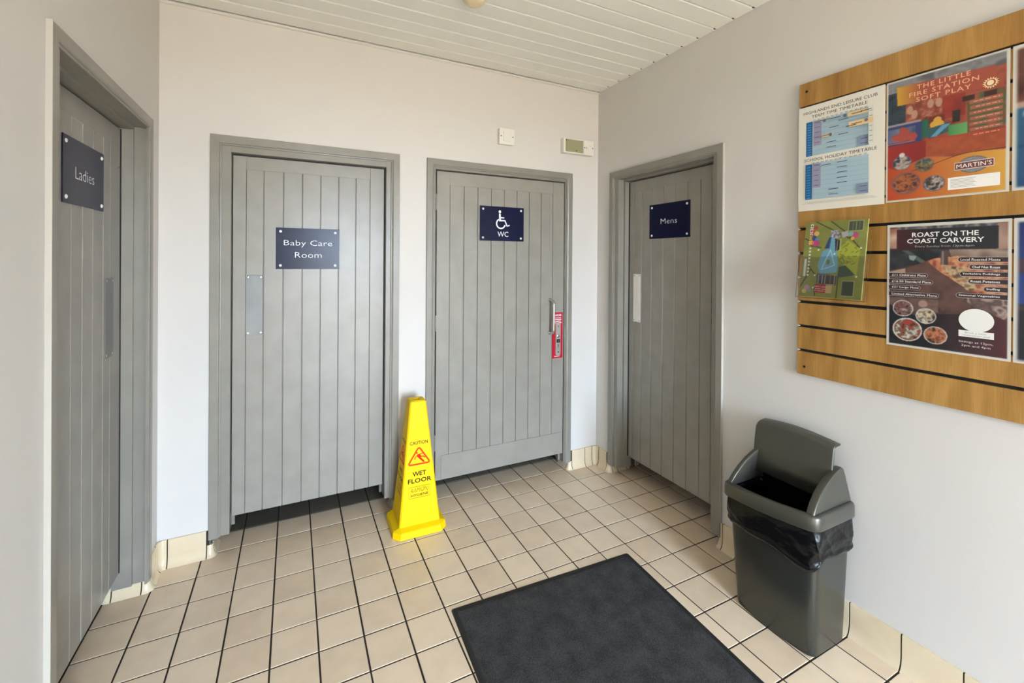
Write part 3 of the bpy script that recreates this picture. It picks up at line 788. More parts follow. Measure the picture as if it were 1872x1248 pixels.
class Painter:
    def __init__(s, nu, nv, base):
        u = (np.arange(nu + 1)) / nu; v = (np.arange(nv + 1)) / nv
        s.U, s.V = np.meshgrid(u, v, indexing='ij'); s.nu, s.nv = nu, nv
        s.I = np.zeros(s.U.shape + (3,)); s.I[:] = base
    def m_rect(s, u0, v0, u1, v1): return (s.U >= u0) & (s.U <= u1) & (s.V >= v0) & (s.V <= v1)
    def m_ell(s, u, v, ru, rv): return ((s.U - u) / ru) ** 2 + ((s.V - v) / rv) ** 2 <= 1
    def m_poly(s, pts):
        m = np.zeros(s.U.shape, bool); n = len(pts); j = n - 1
        for i in range(n):
            xi, yi = pts[i]; xj, yj = pts[j]
            c = ((yi > s.V) != (yj > s.V)) & (s.U < (xj - xi) * (s.V - yi) / ((yj - yi) or 1e-9) + xi)
            m ^= c; j = i
        return m
    def put(s, m, c, a=1.0):
        s.I[m] = s.I[m] * (1 - a) + np.array(c, float) * a
    def tex(s, m, cols, sc, seed, lo=0.2, hi=0.8):
        n = np.clip((vnoise(s.U, s.V, sc, seed) * 0.65 + vnoise(s.U, s.V, sc * 2.7, seed + 1) * 0.35 - lo) / (hi - lo), 0, 0.999)
        k = len(cols) - 1; i = np.floor(n * k).astype(int); f = (n * k - i)[..., None]
        cc = np.array(cols, float); out = cc[i] * (1 - f) + cc[np.minimum(i + 1, k)] * f
        s.I[m] = out[m]
    def grad(s, m, c0, c1, axis='v', a0=0.0, a1=1.0):
        t = np.clip(((s.V if axis == 'v' else s.U) - a0) / (a1 - a0), 0, 1)[..., None]
        out = np.array(c0, float) * (1 - t) + np.array(c1, float) * t
        s.I[m] = out[m]
    def build(s, name, parent, O, U, V, Nn, W, Hh, mat, h=0.0003):
        O, U, V, Nn = Vector(O), Vector(U), Vector(V), Vector(Nn)
        K = s.I.copy()
        for ax in (0, 1):
            L = K.copy(); sl0 = [slice(None)] * 3; sl1 = [slice(None)] * 3; sl0[ax] = slice(0, -1); sl1[ax] = slice(1, None)
            sl0, sl1 = tuple(sl0), tuple(sl1); L[sl1] = L[sl1] * 0.5 + K[sl0] * 0.5; L2 = L.copy(); L2[sl0] = L[sl0] * 0.6 + L[sl1] * 0.4; K = L2
        s.I = K
        lum = s.I.mean(axis=2, keepdims=True); s.I = (s.I * 0.84 + lum * 0.16) * 0.88
        lc = np.clip(s.I / 255.0, 0, 1); lc = np.where(lc <= 0.04045, lc / 12.92, ((lc + 0.055) / 1.055) ** 2.4)
        me = bpy.data.meshes.new(name); nu, nv = s.nu, s.nv
        org = ORIG[parent.name]
        o_ = np.array(O + Nn * h - org); vs = o_ + s.U[..., None] * W * np.array(U) + s.V[..., None] * Hh * np.array(V)
        vs = vs.reshape(-1, 3)
        idx = np.arange((nu + 1) * (nv + 1)).reshape(nu + 1, nv + 1)
        fs = np.stack([idx[:-1, :-1], idx[1:, :-1], idx[1:, 1:], idx[:-1, 1:]], -1).reshape(-1, 4)
        me.from_pydata(vs.tolist(), [], fs.tolist())
        ca = me.color_attributes.new('Col', 'FLOAT_COLOR', 'POINT')
        cc = np.ones((len(vs), 4)); cc[:, :3] = lc.reshape(-1, 3)
        ca.data.foreach_set('color', cc.ravel())
        me.materials.append(mat)
        ob = bpy.data.objects.new(name, me); COL.objects.link(ob); ob.parent = parent
        ORIG[ob.name] = org
        return ob

PW = 0.020                                     # face of the slatwall above the wall
def poster(name, label, y0, y1, z0, z1, w, margin=None):
    root = empty(name, F_RIGHT((y0 + y1) / 2, w, z0), label, 'poster', 'posters on the slatwall')
    sh = box('sheet', y0, y1, w, w + 0.0012, z0, z1, M_PAPER, root, F_RIGHT)
    return sh, F_RIGHT(y0, w + 0.0012, z0), abs(y1 - y0), z1 - z0
UV = (0, -1, 0), (0, 0, 1), (-1, 0, 0)

# --- timetable
rt, O, W, Hh = poster('timetable_poster', 'white leisure club timetable poster with two pale blue grids', -1.612, -1.922, 1.708, 2.156, PW + 0.0005)
f = Flat(O, *UV)
R = lambda u0, v0, u1, v1, c: f.rect(u0 * W, v0 * Hh, u1 * W, v1 * Hh, c)
INK = rgb(44, 46, 52)
f.text('HIGHLANDS END LEISURE CLUB', 0.494 * W, 0.938 * Hh, 0.0120, INK, thin=0.004, width=0.86 * W)
f.text('TERM TIME TIMETABLE', 0.496 * W, 0.892 * Hh, 0.0120, INK, thin=0.004, width=0.65 * W)
f.text('SCHOOL HOLIDAY TIMETABLE', 0.50 * W, 0.484 * Hh, 0.0125, INK, thin=0.004, width=0.845 * W)
PB, DB, LI, OR, GR = rgb(160, 184, 196), rgb(14, 92, 146), rgb(150, 146, 172), rgb(222, 190, 140), rgb(126, 138, 150)
for (ta, tb_) in ((0.847, 0.520), (0.440, 0.106)):
    R(0.10, tb_, 0.183, ta, DB); R(0.190, tb_, 0.842, ta, PB)
    R(0.194, tb_ + (0.09 if ta > .6 else 0.105), 0.296, ta, LI)
    n = 7 if ta > .6 else 7
    for k in range(13): R(0.118, tb_ + 0.012 + k * (ta - tb_ - 0.02) / 13, 0.165, tb_ + 0.016 + k * (ta - tb_ - 0.02) / 13, rgb(110, 170, 205))
    for k in range(1, 8): R(0.20, tb_ + k * (ta - tb_) / 8, 0.842, tb_ + k * (ta - tb_) / 8 + 0.0022, rgb(136, 158, 172))
    for k in range(12): R(0.19 + k * 0.055, ta + 0.006, 0.222 + k * 0.055, ta + 0.010, GR)
    for k in range(12): R(0.201 + k * 0.055, ta - 0.002, 0.205 + k * 0.055, ta + 0.008, GR)
    for k in range(5): R(0.212, ta - 0.022 - k * 0.047, 0.278, ta - 0.018 - k * 0.047, rgb(70, 72, 92))
    R(0.735, tb_ + 0.004, 0.842, tb_ + 0.092, rgb(122, 136, 160))
    for k in range(2): R(0.755, tb_ + 0.022 + k * 0.04, 0.828, tb_ + 0.027 + k * 0.04, rgb(58, 62, 78))
R(0.842, 0.53, 0.892, 0.85, rgb(214, 214, 204))
for k in range(7): R(0.850, 0.548 + k * 0.043, 0.885, 0.552 + k * 0.043, rgb(110, 112, 112))
R(0.616, 0.800, 0.835, 0.838, OR); R(0.628, 0.705, 0.889, 0.752, OR); R(0.308, 0.668, 0.449, 0.692, OR); R(0.30, 0.812, 0.39, 0.835, rgb(176, 190, 176))
for (u, v) in ((0.30, 0.826), (0.42, 0.822), (0.51, 0.788), (0.40, 0.742), (0.60, 0.716), (0.30, 0.680), (0.51, 0.660), (0.37, 0.612), (0.37, 0.566), (0.66, 0.816), (0.66, 0.726), (0.76, 0.82),
               (0.50, 0.412), (0.50, 0.366), (0.50, 0.320), (0.50, 0.272), (0.50, 0.226), (0.40, 0.176), (0.40, 0.130), (0.31, 0.408)):
    R(u, v, u + 0.115, v + 0.0055, rgb(50, 58, 74))
for (u, v) in ((0.585, 0.822), (0.42, 0.680), (0.82, 0.735), (0.345, 0.822)): f.disc(u * W, v * Hh, 0.006, 0.006, rgb(92, 100, 110))
for k in range(3): R(0.10 + 0.04 * k, 0.078 - k * 0.008, 0.90 + 0.02 * k, 0.0795 - k * 0.008, rgb(120, 118, 112))
R(0.056, 0.064, 0.20, 0.0655, rgb(120, 118, 112))
f.done('print', M_PRINTM, rt)

def photo_disc(P, u, v, ru, rv, cols, seed, ring=(205, 196, 190)):
    P.put(P.m_ell(u, v, ru * 1.10, rv * 1.10), ring)
    P.tex(P.m_ell(u, v, ru, rv), cols, 26, seed)

# --- soft play poster
rt, O, W, Hh = poster('soft_play_poster', 'glossy orange soft play poster with a yellow and red title banner', -1.927, -2.239, 1.711, 2.155, PW + 0.0005)
P = Painter(230, 324, (176, 60, 40))
full = P.m_rect(0.015, 0.014, 0.975, 0.986)
P.I[:] = (226, 220, 206)
P.tex(full, [(120, 46, 34), (176, 66, 44), (188, 84, 56), (150, 60, 44)], 9, 3)
P.tex(P.m_rect(0.015, 0.90, 0.975, 0.986), [(92, 92, 98), (146, 146, 150), (120, 118, 120)], 8, 8)
P.tex(P.m_rect(0.015, 0.64, 0.18, 0.90), [(20, 34, 52), (46, 64, 84), (30, 52, 60)], 14, 5)
P.tex(P.m_rect(0.18, 0.65, 0.50, 0.80), [(140, 52, 34), (170, 72, 50), (196, 130, 100)], 20, 6)
for (u, v) in ((0.22, 0.73), (0.40, 0.745), (0.26, 0.69), (0.47, 0.74)): P.put(P.m_ell(u, v, 0.028, 0.035), (206, 150, 122))
P.tex(P.m_rect(0.50, 0.60, 0.68, 0.79), [(150, 36, 28), (190, 50, 36)], 6, 7)
P.put(P.m_rect(0.015, 0.60, 0.32, 0.64), (166, 150, 148)); P.put(P.m_rect(0.015, 0.465, 0.324, 0.622), (44, 60, 128))
P.tex(P.m_rect(0.02, 0.49, 0.27, 0.60), [(96, 108, 150), (126, 130, 160), (70, 76, 110)], 10, 9)
for (u, v, a, b) in ((0.16, 0.52, .09, .03), (0.17, 0.555, .05, .03), (0.155, 0.585, .03, .02), (0.24, 0.515, .05, .03), (0.10, 0.53, .05, .025)): P.put(P.m_ell(u, v, a, b), (198, 72, 56))
P.put(P.m_rect(0.015, 0.475, 0.27, 0.487), (196, 90, 90))
P.tex(P.m_rect(0.324, 0.485, 0.385, 0.627), [(24, 96, 80), (40, 130, 90)], 6, 10)
P.put(P.m_rect(0.385, 0.56, 0.52, 0.64), (120, 40, 30)); P.put(P.m_rect(0.58, 0.56, 0.64, 0.65), (40, 30, 24))
for (u, v) in ((0.46, 0.605), (0.43, 0.575), (0.48, 0.572)): P.put(P.m_ell(u, v, 0.035, 0.026), (238, 176, 52))
P.put(P.m_poly([(0.385, 0.55), (0.56, 0.57), (0.56, 0.50), (0.385, 0.47)]), (40, 96, 104)); P.put(P.m_poly([(0.40, 0.48), (0.45, 0.48), (0.57, 0.56), (0.50, 0.56)]), (92, 160, 200))
P.grad(P.m_rect(0.55, 0.45, 0.72, 0.545), (70, 150, 76), (112, 190, 110), 'u', 0.55, 0.72)
P.tex(P.m_rect(0.70, 0.46, 0.975, 0.74), [(150, 60, 44), (110, 90, 50), (70, 100, 56), (170, 84, 60)], 8, 12)
P.put(P.m_rect(0.66, 0.70, 0.75, 0.735), (60, 24, 18)); P.put(P.m_rect(0.82, 0.70, 0.91, 0.735), (66, 26, 20))
for k in range(7):
    v = 0.682 - k * 0.0405; P.put(P.m_rect(0.71 + 0.006 * (k % 2), v - 0.013, 0.955, v + 0.013), (196, 104, 78), 0.85)
P.tex(P.m_poly([(0.364, 0.455), (0.972, 0.437), (0.974, 0.29), (0.365, 0.345)]), [(176, 70, 34), (198, 84, 42)], 18, 13)
P.put(P.m_poly([(0.364, 0.470), (0.972, 0.452), (0.972, 0.437), (0.364, 0.455)]), (206, 60, 40))
P.grad(P.m_poly([(0.015, 0.46), (0.364, 0.46), (0.364, 0.33), (0.24, 0.24), (0.015, 0.28)]), (190, 34, 30), (160, 26, 30), 'u', 0, 0.36)
P.grad(P.m_poly([(0.015, 0.29), (0.10, 0.26), (0.364, 0.335), (0.59, 0.302), (0.75, 0.318), (0.975, 0.30), (0.975, 0.014), (0.015, 0.014)]), (212, 70, 24), (240, 176, 58), 'u', 0.05, 1.0)
for (u, v, r, sd_) in ((0.150, 0.314, 0.082, 20), (0.350, 0.272, 0.076, 21), (0.187, 0.144, 0.120, 22), (0.433, 0.117, 0.085, 23)):
    photo_disc(P, u, v, r, r * 0.66, [[(40, 40, 50), (200, 190, 180), (150, 90, 60)], [(40, 90, 100), (190, 140, 70), (60, 60, 60)], [(60, 30, 60), (210, 110, 40), (90, 50, 70)], [(30, 28, 28), (206, 190, 180), (60, 50, 44)]][sd_ - 20], sd_, (120, 96, 120))
P.put(P.m_ell(0.149, 0.378, 0.026, 0.018), (226, 220, 214))
P.grad(P.m_poly([(0.095, 0.942), (0.897, 0.911), (0.912, 0.763), (0.103, 0.788)]), (230, 166, 36), (186, 74, 50), 'u', 0.12, 0.34)
P.put(P.m_ell(0.743, 0.224, 0.115, 0.060), (96, 92, 96)); P.put(P.m_ell(0.743, 0.224, 0.108, 0.055), (142, 142, 150))
P.build('picture', rt, O, *UV, W, Hh, M_PRINT)
f = Flat(O, *UV); RC = lambda u0, v0, u1, v1, c: f.rect(u0 * W, v0 * Hh, u1 * W, v1 * Hh, c)
CR = rgb(226, 168, 132)
f.text('THE LITTLE', 0.50 * W, 0.902 * Hh, 0.0155, CR, thin=0.006, width=0.44 * W, spacing=1.15)
f.text('FIRE STATION', 0.497 * W, 0.851 * Hh, 0.0155, CR, thin=0.006, width=0.57 * W, spacing=1.15)
f.text('SOFT PLAY', 0.50 * W, 0.802 * Hh, 0.0155, CR, thin=0.006, width=0.45 * W, spacing=1.15)
f.done('lettering', M_PRINT, rt); f = Flat(O, *UV); f.k = 3
st = []
for i in range(32):
    a = 2 * PI * i / 32; r = 0.0125 if i % 2 else 0.0195
    st.append((0.867 * W + r * math.cos(a), 0.790 * Hh + r * 0.95 * math.sin(a)))
f.poly(st, rgb(236, 214, 160)); f.disc(0.867 * W, 0.790 * Hh, 0.0115, 0.0115, rgb(150, 60, 40)); f.disc(0.865 * W, 0.791 * Hh, 0.008, 0.0085, rgb(232, 214, 180)); f.done('star_badge', M_PRINT, rt); f = Flat(O, *UV); f.k = 3
f.line([(0.24 * W, 0.235 * Hh), (0.45 * W, 0.272 * Hh), (0.586 * W, 0.302 * Hh), (0.70 * W, 0.316 * Hh), (0.978 * W, 0.312 * Hh)], 0.0018, rgb(50, 30, 24))
rb = random.Random(11)
for k in range(7):                                   # small print too blurred to read: broken strokes
    u_ = 0.745 + 0.015 * (k % 2)
    while u_ < 0.925:
        w_ = rb.uniform(0.018, 0.045); f.rect(u_ * W, (0.680 - k * 0.0405) * Hh, min(u_ + w_, 0.935) * W, (0.686 - k * 0.0405) * Hh, rgb(216, 150, 122)); u_ += w_ + 0.010
for k in (1, 3, 5): pass
f.done('print', M_PRINT, rt); f = Flat(O, *UV); f.k = 14
f.rect(0.602 * W, 0.194 * Hh, 0.898 * W, 0.251 * Hh, rgb(226, 214, 200)); f.rect(0.606 * W, 0.198 * Hh, 0.894 * W, 0.247 * Hh, rgb(104, 58, 56))
f.text("MARTIN'S", 0.75 * W, 0.222 * Hh, 0.0140, rgb(240, 236, 232), thin=0.02, width=0.265 * W)
f.done('shop_logo', M_PRINT, rt); f = Flat(O, *UV); f.k = 3
RC(0.550, 0.052, 0.939, 0.144, rgb(236, 232, 226))
for k in range(7): RC(0.570, 0.066 + k * 0.010, 0.765 - 0.01 * (k % 3), 0.0690 + k * 0.010, rgb(164, 160, 156))
f.done('print', M_PRINT, rt)

# --- roast carvery poster
rt, O, W, Hh = poster('carvery_poster', 'dark maroon roast carvery poster with white title lettering', -1.933, -2.246, 1.184, 1.627, PW + 0.0005)
P = Painter(230, 324, (226, 220, 206))
P.tex(P.m_rect(0.022, 0.018, 0.978, 0.978), [(66, 34, 34), (92, 60, 54), (74, 46, 44), (110, 72, 64)], 6, 31)
P.tex(P.m_rect(0.022, 0.80, 0.10, 0.97), [(226, 190, 160), (170, 110, 90), (120, 66, 56)], 5, 32)
P.tex(P.m_rect(0.90, 0.78, 0.978, 0.975), [(190, 150, 130), (150, 110, 96)], 5, 33)
P.tex(P.m_rect(0.10, 0.945, 0.90, 0.978), [(58, 56, 62), (150, 146, 146), (60, 58, 60)], 14, 34)
P.tex(P.m_poly([(0.022, 0.79), (0.55, 0.79), (0.36, 0.68), (0.20, 0.66), (0.022, 0.62)]), [(30, 34, 38), (40, 44, 50), (60, 66, 70)], 6, 35)
P.put(P.m_poly([(0.14, 0.785), (0.20, 0.785), (0.36, 0.69), (0.33, 0.67)]), (86, 98, 90)); P.put(P.m_poly([(0.20, 0.745), (0.27, 0.74), (0.25, 0.70), (0.21, 0.71)]), (150, 164, 150))
P.tex(P.m_poly([(0.54, 0.79), (0.978, 0.79), (0.978, 0.70), (0.56, 0.74)]), [(60, 54, 56), (176, 150, 130), (120, 96, 84)], 5, 36)
P.put(P.m_poly([(0.022, 0.61), (0.17, 0.64), (0.17, 0.60), (0.022, 0.575)]), (188, 158, 130))
P.tex(P.m_poly([(0.30, 0.68), (0.42, 0.72), (0.62, 0.74), (0.97, 0.72), (0.97, 0.46), (0.74, 0.46), (0.50, 0.60)]), [(140, 60, 40), (206, 112, 72), (226, 160, 110), (170, 90, 60)], 14, 37)
P.tex(P.m_poly([(0.48, 0.66), (0.66, 0.66), (0.76, 0.50), (0.70, 0.47)]), [(160, 110, 70), (214, 186, 140), (110, 76, 50)], 22, 38)
P.put(P.m_rect(0.475, 0.67, 0.535, 0.785), (86, 68, 64)); P.put(P.m_rect(0.485, 0.67, 0.50, 0.775), (150, 124, 112))
P.tex(P.m_poly([(0.18, 0.64), (0.36, 0.70), (0.52, 0.58), (0.73, 0.46), (0.72, 0.36), (0.63, 0.30), (0.48, 0.33), (0.30, 0.45)]), [(96, 62, 54), (112, 76, 66), (88, 56, 50)], 7, 39)
P.tex(P.m_poly([(0.62, 0.45), (0.978, 0.45), (0.978, 0.27), (0.86, 0.33), (0.74, 0.36)]), [(70, 54, 54), (190, 160, 150), (90, 70, 66), (130, 96, 88)], 12, 40)
P.tex(P.m_rect(0.022, 0.30, 0.46, 0.40), [(90, 66, 62), (130, 96, 86), (70, 50, 48)], 10, 41)
P.put(P.m_ell(0.33, 0.36, 0.04, 0.028), (180, 136, 120))
P.grad(P.m_poly([(0.022, 0.34), (0.30, 0.25), (0.44, 0.29), (0.60, 0.30), (0.78, 0.34), (0.978, 0.28), (0.978, 0.018), (0.022, 0.018)]), (26, 26, 32), (92, 34, 44), 'u', 0.35, 1.0)
P.grad(P.m_rect(0.087, 0.792, 0.913, 0.955), (80, 26, 36), (36, 38, 44), 'u', 0.09, 0.45)
for (u, v, r, c) in ((0.152, 0.313, 0.086, [(40, 30, 30), (150, 110, 96), (110, 50, 50), (190, 180, 170)]), (0.356, 0.265, 0.080, [(90, 70, 50), (230, 210, 180), (60, 50, 40)]),
                     (0.192, 0.143, 0.122, [(40, 60, 34), (200, 50, 40), (110, 100, 70), (220, 210, 200)]), (0.437, 0.122, 0.090, [(60, 34, 28), (226, 130, 80), (110, 60, 40)])):
    photo_disc(P, u, v, r, r * 0.70, c, int(u * 1000), (232, 226, 220))
P.build('picture', rt, O, *UV, W, Hh, M_PRINT)
f = Flat(O, *UV)
TW = rgb(236, 232, 226)
f.text('ROAST ON THE', 0.50 * W, 0.910 * Hh, 0.0165, TW, thin=0.012, width=0.54 * W)
f.text('COAST CARVERY', 0.498 * W, 0.860 * Hh, 0.0165, TW, thin=0.012, width=0.625 * W)
f.text('Every Sunday from 12pm-6pm', 0.498 * W, 0.815 * Hh, 0.0085, rgb(178, 160, 156), width=0.48 * W)
PD, LN = rgb(48, 34, 36), rgb(206, 196, 190)
def pill(u0, u1, v, hh, left):
    a = hh / 2 * Hh; y = v * Hh; n = 8
    if left:
        x = u1 * W - a; pts = [(0.022 * W, y - a), (x, y - a)] + [(x + a * math.sin(t), y - a * math.cos(t)) for t in [PI * i / n for i in range(1, n)]] + [(x, y + a), (0.022 * W, y + a)]
    else:
        x = u0 * W + a; pts = [(0.978 * W, y + a), (x, y + a)] + [(x - a * math.sin(t), y + a * math.cos(t)) for t in [PI * i / n for i in range(1, n)]] + [(x, y - a), (0.978 * W, y - a)]
    f.poly(pts, PD); f.line(pts, 0.0007, LN)
for t_, u, v in (('Local Roasted Meats', 0.615, 0.713), ('Chef Nut Roast', 0.702, 0.658), ('Yorkshire Puddings', 0.630, 0.606), ('Roast Potatoes', 0.694, 0.553), ('Stuffing', 0.809, 0.498), ('Seasonal Vegetables', 0.604, 0.446)):
    pill(u, 0.978, v, 0.036, False); f.text(t_, (u + 0.02 + 0.925) / 2 * W, v * Hh, 0.0078, TW, thin=0.008, width=(0.925 - u - 0.02) * W)
for t_, u, v in (('£11 Childrens Plate', 0.371, 0.585), ('£16.50 Standard Plate', 0.416, 0.533), ('£21 Large Plate', 0.310, 0.484), ('Limited Alternative Menu', 0.467, 0.430)):
    pill(0.022, u, v, 0.034, True); f.text(t_, (0.05 + u - 0.015) / 2 * W, v * Hh, 0.0078, TW, thin=0.008, width=(u - 0.065) * W)
f.disc(0.758 * W, 0.266 * Hh, 0.131 * W, 0.085 * Hh, rgb(226, 224, 218))
f.rect(0.627 * W, 0.140 * Hh, 0.888 * W, 0.187 * Hh, rgb(226, 224, 218))
f.text('Book a table', 0.757 * W, 0.172 * Hh, 0.0052, rgb(150, 146, 142), width=0.16 * W); f.text('recommended', 0.757 * W, 0.154 * Hh, 0.0052, rgb(150, 146, 142), width=0.20 * W)
f.text('Sittings at 12pm,', 0.756 * W, 0.102 * Hh, 0.0085, rgb(220, 210, 206), width=0.255 * W)
f.text('2pm and 4pm', 0.757 * W, 0.074 * Hh, 0.0085, rgb(220, 210, 206), width=0.215 * W)
f.done('print', M_PRINT, rt)

# --- the two posters cut by the frame
rt, O, W, Hh = poster('food_poster', 'poster with brown top and blue lower half right of the soft play poster', -2.245, -2.556, 1.711, 2.155, PW + 0.0005)
P = Painter(90, 120, (226, 220, 206))
P.tex(P.m_rect(0.03, 0.02, 0.97, 0.97), [(96, 44, 34), (120, 60, 44), (80, 36, 30)], 5, 51)
P.grad(P.m_rect(0.03, 0.02, 0.97, 0.56), (24, 78, 130), (30, 100, 140), 'v', 0.02, 0.56)
P.put(P.m_ell(0.24, 0.66, 0.16, 0.055), (222, 196, 178)); P.put(P.m_rect(0.17, 0.72, 0.30, 0.80), (210, 180, 166)); P.put(P.m_rect(0.03, 0.565, 0.97, 0.60), (200, 160, 140))
P.put(P.m_ell(0.16, 0.52, 0.09, 0.035), (206, 220, 232)); P.put(P.m_rect(0.03, 0.30, 0.97, 0.305), (20, 50, 90))
P.tex(P.m_ell(0.30, 0.39, 0.19, 0.085), [(180, 140, 120), (226, 200, 180), (120, 60, 50)], 20, 52)
P.tex(P.m_ell(0.30, 0.21, 0.21, 0.11), [(160, 60, 50), (206, 90, 70), (130, 40, 40)], 14, 53)
P.build('picture', rt, O, *UV, W, Hh, M_PRINT)
rt, O, W, Hh = poster('evening_poster', 'deep blue and black poster right of the carvery poster', -2.251, -2.562, 1.184, 1.627, PW + 0.0005)
P = Painter(90, 120, (226, 220, 206))
P.grad(P.m_rect(0.03, 0.02, 0.97, 0.97), (30, 66, 150), (22, 46, 110), 'v', 0.4, 0.97)
P.tex(P.m_rect(0.03, 0.62, 0.97, 0.72), [(46, 40, 74), (90, 56, 60), (40, 48, 96)], 6, 61)
P.put(P.m_rect(0.03, 0.02, 0.97, 0.40), (26, 30, 42)); P.put(P.m_poly([(0.03, 0.40), (0.5, 0.37), (0.97, 0.42), (0.97, 0.34), (0.03, 0.36)]), (60, 50, 52))
P.tex(P.m_ell(0.33, 0.31, 0.17, 0.08), [(150, 96, 90), (206, 170, 160)], 12, 62); P.tex(P.m_ell(0.36, 0.155, 0.21, 0.105), [(130, 70, 96), (190, 130, 150)], 12, 63)
P.build('picture', rt, O, *UV, W, Hh, M_PRINT)

# --- brochure holder and brochure
tx, tz, bx, bz = 2.2005, 1.655, 2.152, 1.346
vv = (Vector((tx, 0, tz)) - Vector((bx, 0, bz))); BH = vv.length; Vd = vv.normalized(); Nd = Vector((-Vd.z, 0, Vd.x))
BY0, BY1 = -1.663, -1.886
def FB(a, h, v): return Vector((bx, BY0, bz)) + Vector((0, -1, 0)) * a + Nd * h + Vd * v
bw = BY0 - BY1
bh_ = empty('brochure_holder', (2.19, (BY0 + BY1) / 2, bz - 0.01), 'clear acrylic brochure holder hooked onto the slatwall grooves', 'brochure holder')
bm = bmesh.new(); add_box(bm, -0.012, bw + 0.012, -0.0125, -0.0105, -0.006, 0.24, FB, 0.0006); finish(bm, 'back_plate', M_ACR, bh_)
bm = bmesh.new(); add_box(bm, -0.012, bw + 0.012, 0.0045, 0.0065, -0.006, 0.165, FB, 0.0006); finish(bm, 'front_plate', M_ACR, bh_)
for a0, a1 in ((-0.0125, -0.0105), (bw + 0.0105, bw + 0.0125)):
    bm = bmesh.new(); add_box(bm, a0, a1, -0.0105, 0.0045, -0.006, 0.165, FB); finish(bm, 'side_plate', M_ACR, bh_)
bm = bmesh.new(); add_box(bm, -0.010, bw + 0.010, -0.0105, 0.0045, -0.006, -0.004, FB); finish(bm, 'bottom_plate', M_ACR, bh_)
bm = bmesh.new(); add_box(bm, -1.72, -1.83, 0.0205, 0.0235, 1.50, 1.570, F_RIGHT, 0.0008); finish(bm, 'hook', M_ACR, bh_)
br = empty('brochure', FB(bw / 2, 0, 0), 'green illustrated site map brochure standing in the clear holder', 'brochure')
bm = bmesh.new(); add_box(bm, 0, bw, -0.0065, 0.0, 0.0, BH, FB, 0.0005)
M_BPAPER = simple('brochure_paper', rgb(150, 154, 96), 0.4); finish(bm, 'pages', M_BPAPER, br)
P = Painter(190, 262, (138, 142, 54))
al = P.m_rect(-1, -1, 2, 2)
P.tex(al, [(134, 138, 50), (146, 150, 60), (138, 142, 56)], 3, 71)
dk = (62, 66, 30)
def seg(P, a, b, w, c):
    ax, ay = a; bx_, by_ = b; dx, dy = bx_ - ax, (by_ - ay) * 1.4; L2 = dx * dx + dy * dy
    t = np.clip(((P.U - ax) * dx + (P.V - ay) * 1.4 * dy) / L2, 0, 1)
    d = np.hypot(P.U - ax - t * dx, (P.V - ay) * 1.4 - t * dy); P.put(d < w, c)
for a, b in (((0.18, 1.0), (0.75, 0.76)), ((0.42, 1.0), (0.75, 0.80)), ((0.75, 0.78), (0.93, 0.62)), ((0.0, 0.78), (0.22, 0.70)), ((0.12, 0.68), (0.30, 0.65)), ((0.12, 0.40), (0.27, 0.27)), ((0.0, 0.12), (0.16, 0.36)), ((0.25, 0.12), (0.27, 0.02)), ((0.62, 0.3), (0.62, 0.0))): seg(P, a, b, 0.009, dk)
P.put(P.m_poly([(0.55, 0.58), (0.72, 0.74), (0.92, 0.63), (0.90, 0.28), (0.80, 0.30)]), (176, 184, 40))
rs = random.Random(4)
for k in range(34):
    u, v = rs.uniform(0.62, 0.88), rs.uniform(0.42, 0.70); seg(P, (u, v), (u + rs.uniform(-.05, .05), v + rs.uniform(-.03, .03)), 0.008, (124, 134, 34))
P.put(P.m_poly([(0.42, 0.78), (0.36, 0.64), (0.44, 0.64), (0.50, 0.80)]), (38, 62, 128))
P.put(P.m_poly([(0.46, 0.84), (0.53, 0.84), (0.56, 0.62), (0.60, 0.44), (0.60, 0.33), (0.32, 0.30), (0.27, 0.42), (0.33, 0.60), (0.44, 0.64)]), (98, 168, 196))
for a, b in (((0.46, 0.62), (0.34, 0.36)), ((0.46, 0.62), (0.55, 0.42)), ((0.34, 0.36), (0.55, 0.42))): seg(P, a, b, 0.007, (186, 214, 226))
P.put(P.m_ell(0.44, 0.46, 0.03, 0.035), (110, 130, 70))
P.tex(P.m_poly([(0.44, 0.88), (0.56, 0.88), (0.60, 0.78), (0.52, 0.76), (0.44, 0.80)]), [(40, 36, 50), (206, 196, 206), (90, 80, 110)], 30, 72)
P.put(P.m_poly([(0.60, 0.84), (0.70, 0.86), (0.74, 0.80), (0.64, 0.77)]), (170, 166, 176))
P.put(P.m_poly([(0.52, 0.76), (0.60, 0.74), (0.60, 0.62), (0.54, 0.60)]), (30, 28, 30)); seg(P, (0.56, 0.74), (0.56, 0.60), 0.006, (190, 196, 190)); seg(P, (0.61, 0.76), (0.61, 0.60), 0.006, (190, 196, 120))
P.put(P.m_poly([(0.62, 0.40), (0.72, 0.42), (0.88, 0.30), (0.62, 0.26)]), (54, 84, 60))
P.put(P.m_poly([(0.28, 0.31), (0.60, 0.29), (0.60, 0.16), (0.28, 0.18)]), (76, 60, 56)); P.put(P.m_rect(0.28, 0.18, 0.38, 0.30), (66, 70, 84))
for u in (0.31, 0.37, 0.42, 0.50, 0.57): seg(P, (u, 0.18), (u, 0.29), 0.005, (190, 186, 180))
seg(P, (0.30, 0.29), (0.59, 0.29), 0.005, (190, 186, 180)); seg(P, (0.42, 0.17), (0.58, 0.17), 0.005, (190, 186, 180))
P.put(P.m_rect(0.26, 0.06, 0.44, 0.17), (186, 40, 44)); P.put(P.m_rect(0.44, 0.06, 0.54, 0.16), (212, 170, 110))
for v in (0.085, 0.11, 0.14): seg(P, (0.26, v), (0.44, v - 0.005), 0.0045, (230, 214, 200))
